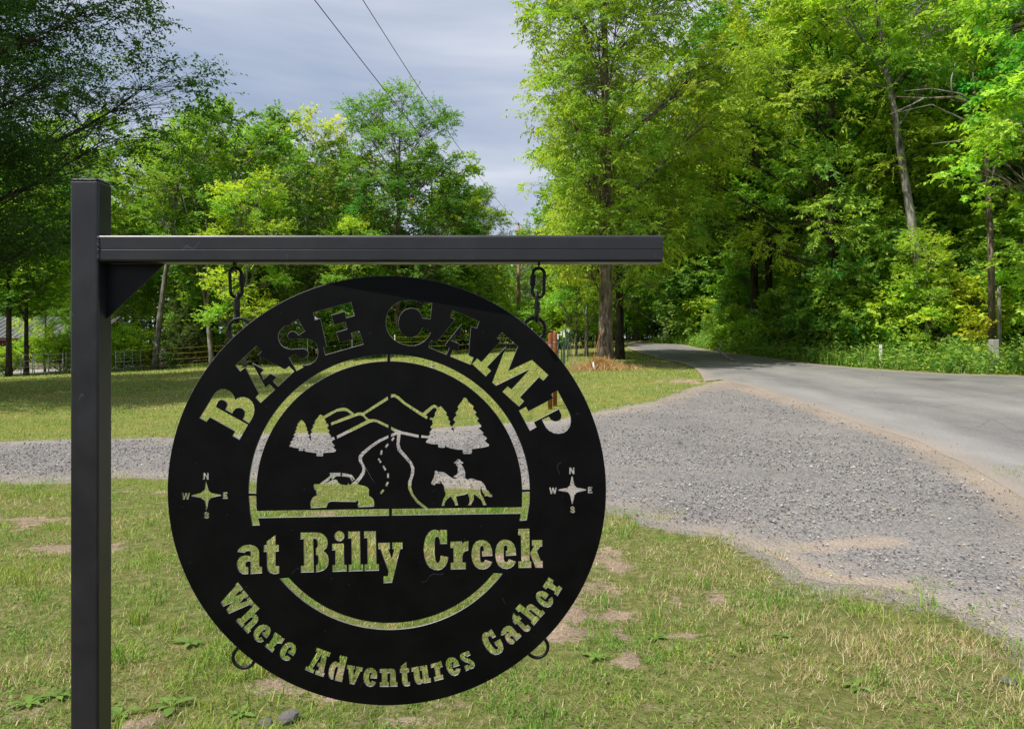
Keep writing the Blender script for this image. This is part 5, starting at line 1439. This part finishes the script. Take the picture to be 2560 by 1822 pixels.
link('post', box_mesh('post', (-.055, -.02, -.2), (.055, .02, 0.92), .008), M_WHITE, m_)
link('band', box_mesh('band', (-.057, -.0225, .74), (.057, .0225, .78), 0), M_GREYPIPE, m_)
cs = gp(2484, 28.2)
c_ = empty('concrete_stub', cs, 0, 'square pale concrete stub in the weeds below the gray dead pole', 'concrete post')
link('stub', box_mesh('stub', (-.125, -.125, -.2), (.125, .125, 1.18), .02), M_CONC, c_)
dp = gp(2499, 28.9)
d_ = empty('dead_pole', dp, 0, 'bare gray dead trunk standing like a pole at right', 'dead tree')
z_ = np.linspace(-.2, 3.1, 9)
pts = np.stack([np.cumsum(rng.normal(0, .012, 9)) - z_ * .012, np.cumsum(rng.normal(0, .01, 9)), z_], -1)
link('trunk', tube_mesh('trunk', [(pts, np.linspace(.075, .06, 9))], 10), M_DEADWOOD, d_)
fb_ = gp(1818, 36)
f_ = empty('fallen_branch', fb_, 0, 'pale fallen branch sticking out of the weeds', 'branch')
link('limb', tube_mesh('limb', [(np.array([(.35, 0, .05), (0, .1, .25), (-.35, .15, .55), (-.5, .2, .7)]), np.array([.06, .055, .045, .02]))], 8), M_DEADWOOD, f_)
link('twig', tube_mesh('twig', [(np.array([(-.3, .15, .5), (-.2, .1, .8), (-.25, .1, 1.0)]), np.array([.02, .015, .006]))], 6), M_DEADWOOD, f_)

def dead_boughs():
    o = gp(2480, 29.6)
    t = empty('dead_bough', (o.x, o.y, o.z), 0, 'bare gray dead boughs reaching left, high between the leaning trunk and right edge', 'dead tree')
    O = Vector(t.location)
    def P(px, py, D=33.2):
        D -= 3.6
        return Vector(((px - HX) / F * D, D, EYE + (HY - py) / F * D)) - O
    main = [P(2480, 860), P(2478, 640), P(2470, 470), P(2462, 330), P(2440, 262, 33), P(2380, 244, 32.8), P(2310, 246, 32.6), P(2200, 240, 32.3)]
    link('trunk', tube_mesh('trunk', [(np.array(main), np.array([.13, .12, .1, .085, .065, .05, .03, .012]))], 8), M_BARK, t)
    for br in ([P(2440, 262, 33), P(2400, 235, 32.9), P(2330, 222, 32.7), P(2260, 228, 32.5)], [P(2462, 330), P(2410, 300, 33), P(2330, 262, 32.8), P(2240, 282, 32.6)],
               [P(2380, 244, 32.8), P(2378, 200, 32.8), P(2390, 150, 32.9)], [P(2440, 262, 33), P(2434, 200, 33), P(2430, 145, 33)], [P(2462, 330), P(2420, 350, 32.8), P(2330, 360, 32.6)],
               [P(2470, 470), P(2500, 380, 33.4), P(2540, 250, 33.6)], [P(2310, 246, 32.6), P(2280, 262, 32.5), P(2225, 286, 32.4)]):
        link('bough', tube_mesh('bough', [(np.array(br), np.linspace(.045, .01, len(br)))], 6), M_BARK_GREY, t)
dead_boughs()

# rocks lying at the front
def rock_mesh(seed, n=2):
    bm = bmesh.new(); bmesh.ops.create_icosphere(bm, subdivisions=n, radius=1)
    R = np.random.default_rng(seed)
    k = R.normal(0, 1, (7, 3)); k /= np.linalg.norm(k, axis=1)[:, None]; dd = R.uniform(.55, .85, 7)
    for v in bm.verts:
        p = np.array(v.co)
        for q, d in zip(k, dd):
            e = p @ q - d
            if e > 0: p = p - q * e
        v.co = Vector(p + R.normal(0, .02, 3))
    me = bpy.data.meshes.new('rock'); bm.to_mesh(me); bm.free()
    return me
for px, py, s, lb, sd in [(722, 1803, (.055, .038, .03), 'gray angular rock at the bottom edge below the sign', 3), (662, 1815, (.03, .03, .012), 'small flat stone left of the angular rock', 4),
                          (2520, 1712, (.05, .03, .02), 'brownish stone in the grass near the bottom right corner', 5)]:
    X, Y = ground_px(px, py)
    r = link('rock', rock_mesh(sd), M_ROCK)
    r.location = (X, Y, s[2] * .45); r.scale = s; r.rotation_euler = (.1, .1, sd * 1.3)
    tag(r, lb, 'rock')

# broad leaved weeds in the near grass
def weed_mesh(seed):
    R = np.random.default_rng(seed)
    V, Fq, C = [], [], []
    n = 7
    for i in range(n):
        a = i * 2.4 + R.normal(0, .2); L = R.uniform(.045, .085); w = L * R.uniform(.3, .42)
        u = np.array([math.cos(a), math.sin(a), 0]); s = np.array([-math.sin(a), math.cos(a), 0])
        el = R.uniform(.25, .9)
        col = np.array((.16, .27, .05)) * R.uniform(.75, 1.2)
        o = sum(len(v) for v in V)
        ring = []
        for t, ww in ((0, .12), (.25, .6), (.55, 1.0), (.8, .75), (1.0, .02)):
            c = u * L * t + np.array([0, 0, L * (el * t - .75 * el * t * t + .03)])
            for k in (-1, 0, 1):
                ring.append(c + s * k * w * .5 * ww + np.array([0, 0, .12 * w * ww * abs(k) + R.normal(0, .002)]))
        V.append(np.array(ring)); C.append(np.repeat(col[None], 15, 0))
        for r in range(4):
            for k in range(2):
                b = o + r * 3 + k
                Fq.append((b, b + 1, b + 4, b + 3))
    return np_mesh('weed', np.concatenate(V), np.array(Fq), np.concatenate(C), smooth=True)
wm_ = [weed_mesh(5), weed_mesh(6)]
for i, (px, py, s, lb) in enumerate([(470, 1612, 1.1, 'broad-leaved weed left of the disc\'s lower rim'), (430, 1770, 1.2, 'leafy weed at the bottom left edge of the bare sandy patch'), (300, 1790, 1.0, 'leafy weed just right of the post at the bottom'), (70, 1765, 1.0, 'broad weed near the bottom left corner'),
                                     (140, 1745, .9, 'broad weed close left of the post'), (2140, 1722, .9, 'gray-green broad weed in the right foreground grass'), (1960, 1595, .8, 'broad weed lying along the bare streak at right'), (1490, 1650, .9, 'weed beside the narrow dirt trail'),
                                     (1640, 1600, .8, 'weed at the upper end of the dirt trail'), (600, 1790, .8, 'small weed near the gray rock')]):
    X, Y = ground_px(px, py)
    w = link('weed_plant', wm_[i % 2], M_BLADE); w.location = (X, Y, .004); w.scale = (s * 1.1, s * 1.1, s * .9); w.rotation_euler = (0, 0, i * 1.7)
    tag(w, lb, 'weed', 'broad-leaved weeds in the near grass')
# ------------------------------------------------------------------ grass, weeds, gravel stones (uncountable)
def blades(X, Y, Z, h, w, lean, R, col, tri=3, az=None):
    n = len(X)
    a = R.uniform(0, 2 * np.pi, n) if az is None else az
    d = np.stack([np.cos(a), np.sin(a), np.zeros(n)], -1)
    fa = a + np.pi / 2 + R.normal(0, .6, n)
    s = np.stack([np.cos(fa), np.sin(fa), np.zeros(n)], -1) * (w * .5)[:, None]
    P = np.stack([X, Y, Z], -1)
    up = np.zeros((n, 3)); up[:, 2] = 1
    l1 = (lean * .45)[:, None]; l2 = lean[:, None]
    mid = P + (up * np.cos(l1) + d * np.sin(l1)) * (h * .55)[:, None]
    tip = mid + (up * np.cos(l2) + d * np.sin(l2)) * (h * .45)[:, None]
    if tri == 3:
        V = np.stack([P - s, P + s, mid - s * .8, mid + s * .8, tip], 1).reshape(-1, 3)
        b = np.arange(n)[:, None] * 5
        Fc = np.concatenate([b + np.array([[0, 1, 3]]), b + np.array([[0, 3, 2]]), b + np.array([[2, 3, 4]])])
        C = np.repeat(col, 5, 0)
    else:
        tip = P + (up * np.cos(l2 * .7) + d * np.sin(l2 * .7)) * h[:, None]
        V = np.stack([P - s, P + s, tip], 1).reshape(-1, 3)
        Fc = np.arange(n * 3).reshape(-1, 3)
        C = np.repeat(col, 3, 0)
    return V, Fc, C

def grass_colour(R, X, Y, dry):
    n = len(X)
    g = np.array([(.19, .345, .045), (.28, .41, .062), (.36, .42, .105), (.10, .20, .03)])
    c = g[R.choice(4, n, p=[.34, .28, .18, .20])]
    tone = (fnoise(X, Y, .55, 3) - .5)[:, None]
    c = c * (1 + tone * np.array([[.9, .3, .3]]))
    straw = np.array([(.52, .43, .24), (.42, .31, .16), (.62, .54, .34)])[R.choice(3, n)]
    k = (R.random(n) < dry)[:, None]
    c = np.where(k, straw, c) * R.uniform(.7, 1.25, (n, 1))
    return np.clip(c, .01, .8)

def near_grass():
    R = np.random.default_rng(21)
    parts = []
    for (y0, y1, dens, tri) in ((2.9, 4.2, 3000, 3), (2.9, 4.2, 5200, 1), (4.2, 5.8, 1800, 3), (4.2, 5.8, 4200, 1), (5.8, 7.6, 4000, 1), (7.6, 10.4, 2500, 1)):
        area = (y1 - y0) * (y1 + .1) * 1.42
        n = int(area * dens)
        Y = R.uniform(y0, y1, n); X = R.uniform(-.71, .71, n) * (y1 + .1)
        m = np.abs(X) < .70 * Y + .1
        X, Y = X[m], Y[m]
        dirt = dirt_at(X, Y)
        ind = pip(X, Y, DRIVE); ed = poly_dist(X, Y, DRIVE)
        keepp = np.where(ind, np.clip(.75 - ed / .8, 0, .7) * (fnoise(X, Y, .35, 2) > .55), 1.0) * (1 - .93 * dirt) * np.where(ind, 1, np.clip(.25 + ed / .45, 0, 1))
        clump = np.clip((fnoise(X + 5, Y, .22, 3) - .32) * 3.2, .14, 1.0)
        k = R.random(len(X)) < keepp * clump
        X, Y, dirt = X[k], Y[k], dirt[k]
        n = len(X)
        tall = np.clip((fnoise(X - 3, Y + 8, .6, 3) - .45) * 4, 0, 1)
        h = R.uniform(.022, .05, n) * (1 + .9 * tall) * (1 - .35 * dirt)
        w = R.uniform(.0028, .0056, n) * (1 if y1 < 6 else 1.5)
        lean = np.clip(R.normal(1.15, .42, n), .1, 1.65)
        dry = np.clip(.22 + .09 * np.clip(X, -1, 1) + .5 * dirt + (fnoise(X, Y + 30, .6, 4) - .5) * 1.9, .03, .9)
        col = grass_colour(R, X, Y, dry)
        parts.append(blades(X, Y, np.zeros(n) - .003, h, w, lean, R, col, tri))
    # taller tufts here and there
    n0 = 130
    TX = R.uniform(-3.5, 5.5, n0); TY = R.uniform(3.1, 8.6, n0)
    m = (~pip(TX, TY, DRIVE)) & (np.abs(TX) < .68 * TY) & (dirt_at(TX, TY) < .6)
    TX, TY = TX[m], TY[m]
    X = np.repeat(TX, 26) + R.normal(0, .03, len(TX) * 26); Y = np.repeat(TY, 26) + R.normal(0, .03, len(TX) * 26)
    n = len(X)
    parts.append(blades(X, Y, np.zeros(n), R.uniform(.06, .13, n), R.uniform(.003, .006, n), np.clip(R.normal(.7, .3, n), .1, 1.4), R, grass_colour(R, X, Y, np.full(n, .08)), 3))
    # clover-like small round leaves
    n = 13000
    Y = R.uniform(3, 7.2, n); X = R.uniform(-.69, .69, n) * Y
    k = (fnoise(X + 20, Y - 7, .5, 3) > .54) & (~pip(X, Y, DRIVE)) & (dirt_at(X, Y) < .5)
    X, Y = X[k], Y[k]; n = len(X)
    z = R.uniform(.012, .045, n); r = R.uniform(.004, .0085, n); a = R.uniform(0, 6.28, n)
    e1 = np.stack([np.cos(a), np.sin(a), R.normal(0, .35, n)], -1) * r[:, None]; e2 = np.stack([-np.sin(a), np.cos(a), R.normal(0, .35, n)], -1) * r[:, None]
    P = np.stack([X, Y, z], -1)
    V = np.stack([P - e1, P - e2, P + e1, P + e2], 1).reshape(-1, 3)
    b = np.arange(n)[:, None] * 4
    parts.append((V, np.concatenate([b + np.array([[0, 1, 2]]), b + np.array([[0, 2, 3]])]), np.repeat(np.array([(.16, .29, .05)]) * R.uniform(.7, 1.3, (n, 1)), 4, 0)))
    # litter: dead stems lying flat
    n = 7000
    Y = R.uniform(3, 7.5, n); X = R.uniform(-.69, .69, n) * Y
    k = ~pip(X, Y, DRIVE)
    X, Y = X[k], Y[k]; n = len(X)
    parts.append(blades(X, Y, np.full(n, .006), R.uniform(.03, .09, n), R.uniform(.002, .0035, n), np.full(n, 1.5), R, np.array([(.42, .33, .2)]) * R.uniform(.6, 1.3, (n, 1)), 1))
    off = 0; VV, FF, CC = [], [], []
    for V, Fc, C in parts:
        VV.append(V); FF.append(Fc + off); CC.append(C); off += len(V)
    o = link('lawn_grass', np_mesh('lawn_grass', np.concatenate(VV), np.concatenate(FF), np.concatenate(CC)), M_BLADE)
    tag(o, 'short mixed green and dry grass growing round the sign', 'grass', kind='stuff')
near_grass()

def far_grass():
    R = np.random.default_rng(22)
    parts = []
    for (y0, y1, dens, hh, ww) in ((12, 18, 330, .07, .012), (18, 27, 150, .085, .018), (27, 40, 60, .10, .028), (40, 53, 26, .12, .045)):
        area = (y1 - y0) * (y0 + y1) / 2 * 1.45
        n = int(area * dens)
        Y = R.uniform(y0, y1, n); X = R.uniform(-.72, .45, n) * Y
        ok = ~pip(X, Y, DRIVE) & ~pip(X, Y, ROAD)
        yr = np.interp(X, fx[o_], fy[o_], left=1e3, right=1e3)
        ok &= ~((X > fx.min() - 2) & (Y > yr - .5))
        yl = np.interp(X, [p[0] for p in FOREST_EDGE_L[:-1]], [p[1] for p in FOREST_EDGE_L[:-1]])
        ok &= Y < yl + 1
        X, Y = X[ok], Y[ok]
        k = R.random(len(X)) < (1 - dirt_at(X, Y)) * np.clip((fnoise(X, Y, .7, 3) - .25) * 2.4, .3, 1)
        X, Y = X[k], Y[k]; n = len(X)
        dry = np.clip(.22 + (fnoise(X, Y + 30, 2.0, 4) - .5) * 1.3, .04, .7)
        parts.append(blades(X, Y, terrain(X, Y) - .005, R.uniform(.5, 1.1, n) * hh, R.uniform(.7, 1.3, n) * ww, np.clip(R.normal(.9, .4, n), .1, 1.5), R, grass_colour(R, X, Y, dry), 1))
    # rank growth round the foot of the thick trunk and along the fence
    off = 0; VV, FF, CC = [], [], []
    for V, Fc, C in parts:
        VV.append(V); FF.append(Fc + off); CC.append(C); off += len(V)
    o = link('far_lawn_grass', np_mesh('far_lawn_grass', np.concatenate(VV), np.concatenate(FF), np.concatenate(CC)), M_BLADE)
    tag(o, 'mown lawn grass beyond the gravel drive', 'grass', kind='stuff')
far_grass()

def straw_ring():
    R = np.random.default_rng(23)
    c = gp(1500, 32.2)
    n = 4200
    a = R.uniform(0, 2 * np.pi, n); r = np.abs(R.normal(.2, .62, n))
    X = c.x + r * np.cos(a) * 1.25; Y = c.y + r * np.sin(a)
    Z = terrain(X, Y) + .34 * np.exp(-(r / .6) ** 2) * R.uniform(0, 1, n)
    V, Fc, C = blades(X, Y, Z, R.uniform(.15, .5, n), R.uniform(.008, .02, n), np.clip(R.normal(1.5, .25, n), .6, 1.9), R, np.array([(.60, .40, .22)]) * R.uniform(.6, 1.25, (n, 1)), 3)
    o = link('dry_straw', np_mesh('dry_straw', V, Fc, C), M_BLADE)
    tag(o, 'heap of dry straw around the foot of the thick trunk', 'straw', kind='stuff')
    # a few upright dry stalks beside it
    n = 40
    X = c.x - .9 + R.normal(0, .35, n); Y = c.y + R.normal(0, .4, n)
    V, Fc, C = blades(X, Y, terrain(X, Y), R.uniform(.7, 1.7, n), np.full(n, .012), np.clip(R.normal(.2, .15, n), 0, .6), R, np.array([(.5, .42, .28)]) * R.uniform(.7, 1.2, (n, 1)), 3)
    o = link('dry_stalks', np_mesh('dry_stalks', V, Fc, C), M_BLADE)
    tag(o, 'thin dry stalks standing left of the rusty rod', 'dry grass', kind='stuff')
straw_ring()

def verge():
    R = np.random.default_rng(24)
    L = np.array(g_far[1:]); 
    seg = np.diff(L, axis=0); sl = np.hypot(seg[:, 0], seg[:, 1])
    nrmv = np.stack([-seg[:, 1], seg[:, 0]], -1) / sl[:, None]
    nrmv *= np.where(nrmv[:, 0:1] + nrmv[:, 1:2] < 0, -1, 1)
    n = 26000
    s = R.choice(len(seg), n, p=sl / sl.sum()); t = R.random(n); d = .25 + np.abs(R.beta(1.1, 1.5, n)) * 5.2
    X = L[s, 0] + seg[s, 0] * t + nrmv[s, 0] * d; Y = L[s, 1] + seg[s, 1] * t + nrmv[s, 1] * d
    ed = d + (fnoise(X, Y, 1.6, 3) - .5) * 1.6
    k = R.random(n) < np.clip(ed / .9, .05, 1) * np.clip((fnoise(X + 9, Y, .9, 3) - .28) * 3, .35, 1)
    X, Y, ed = X[k], Y[k], ed[k]; n = len(X)
    g = np.array([(.16, .33, .045), (.24, .39, .06), (.19, .31, .09), (.31, .37, .10), (.46, .40, .25)])
    pat = fnoise(X, Y + 50, 2.2, 3)
    ci = np.clip((pat * 6.2 - 1.2 + R.normal(0, .7, n)).astype(int), 0, 3)
    ci = np.where(R.random(n) < .05 + .12 * (X > 15), 4, ci)
    col = g[ci] * R.uniform(.7, 1.25, (n, 1))
    h = R.uniform(.3, 1.05, n) * np.clip(.3 + ed * .62, .25, 1.0) * (1 + .35 * (fnoise(X - 30, Y, 1.8, 2) - .4))
    V, Fc, C = blades(X, Y, terrain(X, Y) - .01, h, R.uniform(.012, .03, n), np.clip(R.normal(.55, .38, n), 0, 1.4), R, col, 3)
    # leafy stems mixed in
    m = 5200
    s = R.choice(len(seg), m, p=sl / sl.sum()); t = R.random(m); d = .35 + 5.0 * R.beta(1.0, 1.3, m)
    SX = L[s, 0] + seg[s, 0] * t + nrmv[s, 0] * d; SY = L[s, 1] + seg[s, 1] * t + nrmv[s, 1] * d
    P = np.stack([SX, SY, terrain(SX, SY)], -1); dv = nrm(np.stack([R.normal(0, .18, m), R.normal(0, .18, m), np.ones(m)], -1))
    hue = R.normal(0, .22, m)[:, None] * np.array([[1., .5, -.2]])
    V2, F2, C2 = leaves(P, dv, R.uniform(.5, 1.25, m) * np.clip(.4 + d * .5, .3, 1.15), 12, .16, .06, .04, R, (.24, .40, .065), hue, flat=.6)
    o = link('tall_weeds', np_mesh('tall_weeds', np.concatenate([V, V2]), np.concatenate([Fc, F2 + len(V)]), np.concatenate([C, C2])), M_BLADE)
    tag(o, 'band of tall green weeds along the far edge of the road', 'weeds', kind='stuff')
    # rank grass at the foot of the trees behind the lawn
    n = 16000
    X = R.uniform(-38, 4.5, n)
    yl = np.interp(X, [p[0] for p in FOREST_EDGE_L[:-1]], [p[1] for p in FOREST_EDGE_L[:-1]])
    Y = yl + R.normal(.6, .8, n)
    h = R.uniform(.1, .4, n) * np.clip(.4 + (Y - yl) * .6, .3, 1.3)
    k = (fnoise(X, Y, 1.5, 3) > .38) & ~((X < -30) & (Y > 48.5))
    X, Y, h = X[k], Y[k], h[k]; n = len(X)
    col = g[R.choice(4, n)] * R.uniform(.6, 1.15, (n, 1))
    V, Fc, C = blades(X, Y, terrain(X, Y), h, R.uniform(.015, .035, n), np.clip(R.normal(.5, .3, n), 0, 1.2), R, col, 1)
    o = link('rank_grass', np_mesh('rank_grass', V, Fc, C), M_BLADE)
    tag(o, 'rough taller grass along the back edge of the lawn', 'grass', kind='stuff')
verge()

def gravel_stones():
    R = np.random.default_rng(25)
    M_STONE, nn, ll, b = new_mat('loose_stone')
    a = nn.new('ShaderNodeAttribute'); a.attribute_name = 'tint'
    ll.new(a.outputs['Color'], b.inputs['Base Color']); b.inputs['Roughness'].default_value = .9; b.inputs['Specular IOR Level'].default_value = .15
    oct_v = np.array([(1, 0, 0), (0, 1, 0), (-1, 0, 0), (0, -1, 0), (0, 0, 1), (0, 0, -1)], float)
    oct_f = np.array([(0, 1, 4), (1, 2, 4), (2, 3, 4), (3, 0, 4), (1, 0, 5), (2, 1, 5), (3, 2, 5), (0, 3, 5)])[:4 + 4]
    Xs, Ys, S_ = [], [], []
    for (y0, y1, dens, s0, s1) in ((4, 7, 620, .004, .013), (7, 10, 560, .005, .0155), (10, 14, 360, .007, .018), (14, 22, 110, .010, .021), (22, 32, 22, .013, .025)):
        n = int((y1 - y0) * (y0 + y1) / 2 * 1.45 * dens)
        Y = R.uniform(y0, y1, n); X = R.uniform(-.71, .71, n) * Y
        inn = pip(X, Y, DRIVE); ed = poly_dist(X, Y, DRIVE)
        tn = np.clip(1 - poly_dist(X, Y, TAN, False) / (.3 + .03 * Y), 0, 1)
        tn = np.maximum(tn, np.clip(1 - poly_dist(X, Y, TAN2, False) / .25, 0, 1)); tn = np.maximum(tn, .8 * np.clip(1 - poly_dist(X, Y, TAN3, False) / .3, 0, 1))
        pr = np.where(inn, np.clip(.25 + ed / .8, 0, 1), np.clip(.5 - ed / .8, 0, 1) ** 1.5) * (1 - .85 * tn) * np.clip((fnoise(X, Y, 1.1, 3) - .22) * 2.6, .12, 1)
        pr = np.where(pip(X, Y, ROAD), pr * .05 * (poly_dist(X, Y, ROAD) < 1.2), pr)
        k = R.random(n) < pr
        Xs.append(X[k]); Ys.append(Y[k]); S_.append(s0 + (s1 - s0) * R.random(k.sum()) ** 2.2)
    X = np.concatenate(Xs); Y = np.concatenate(Ys); s = np.concatenate(S_); n = len(X)
    sc = np.stack([s * R.uniform(.8, 1.4, n), s * R.uniform(.8, 1.4, n), s * R.uniform(.45, .85, n)], -1)
    v = oct_v[None] * sc[:, None] * R.uniform(.75, 1.2, (n, 6, 1)) + R.normal(0, .12, (n, 6, 3)) * s[:, None, None]
    a = R.uniform(0, 6.28, n); ca, sa = np.cos(a), np.sin(a); ti = R.normal(0, .4, n)
    x = v[..., 0] * ca[:, None] - v[..., 1] * sa[:, None]; y = v[..., 0] * sa[:, None] + v[..., 1] * ca[:, None]; z = v[..., 2] + x * np.sin(ti)[:, None]
    V = np.stack([x + X[:, None], y + Y[:, None], z + (terrain(X, Y) + .012 + s * .3)[:, None]], -1).reshape(-1, 3)
    Fc = (np.arange(n)[:, None, None] * 6 + oct_f[None]).reshape(-1, 3)
    pal = np.array([(.10, .10, .105), (.22, .212, .21), (.31, .298, .29), (.44, .42, .4), (.34, .285, .235)])
    c = pal[R.choice(5, n, p=[.26, .34, .25, .05, .10])] * R.uniform(.8, 1.2, (n, 1))
    o = link('gravel_stones', np_mesh('gravel_stones', V, Fc, np.repeat(c, 6, 0)), M_STONE)
    tag(o, 'loose gray gravel stones scattered over the drive', 'gravel', kind='stuff')
gravel_stones()
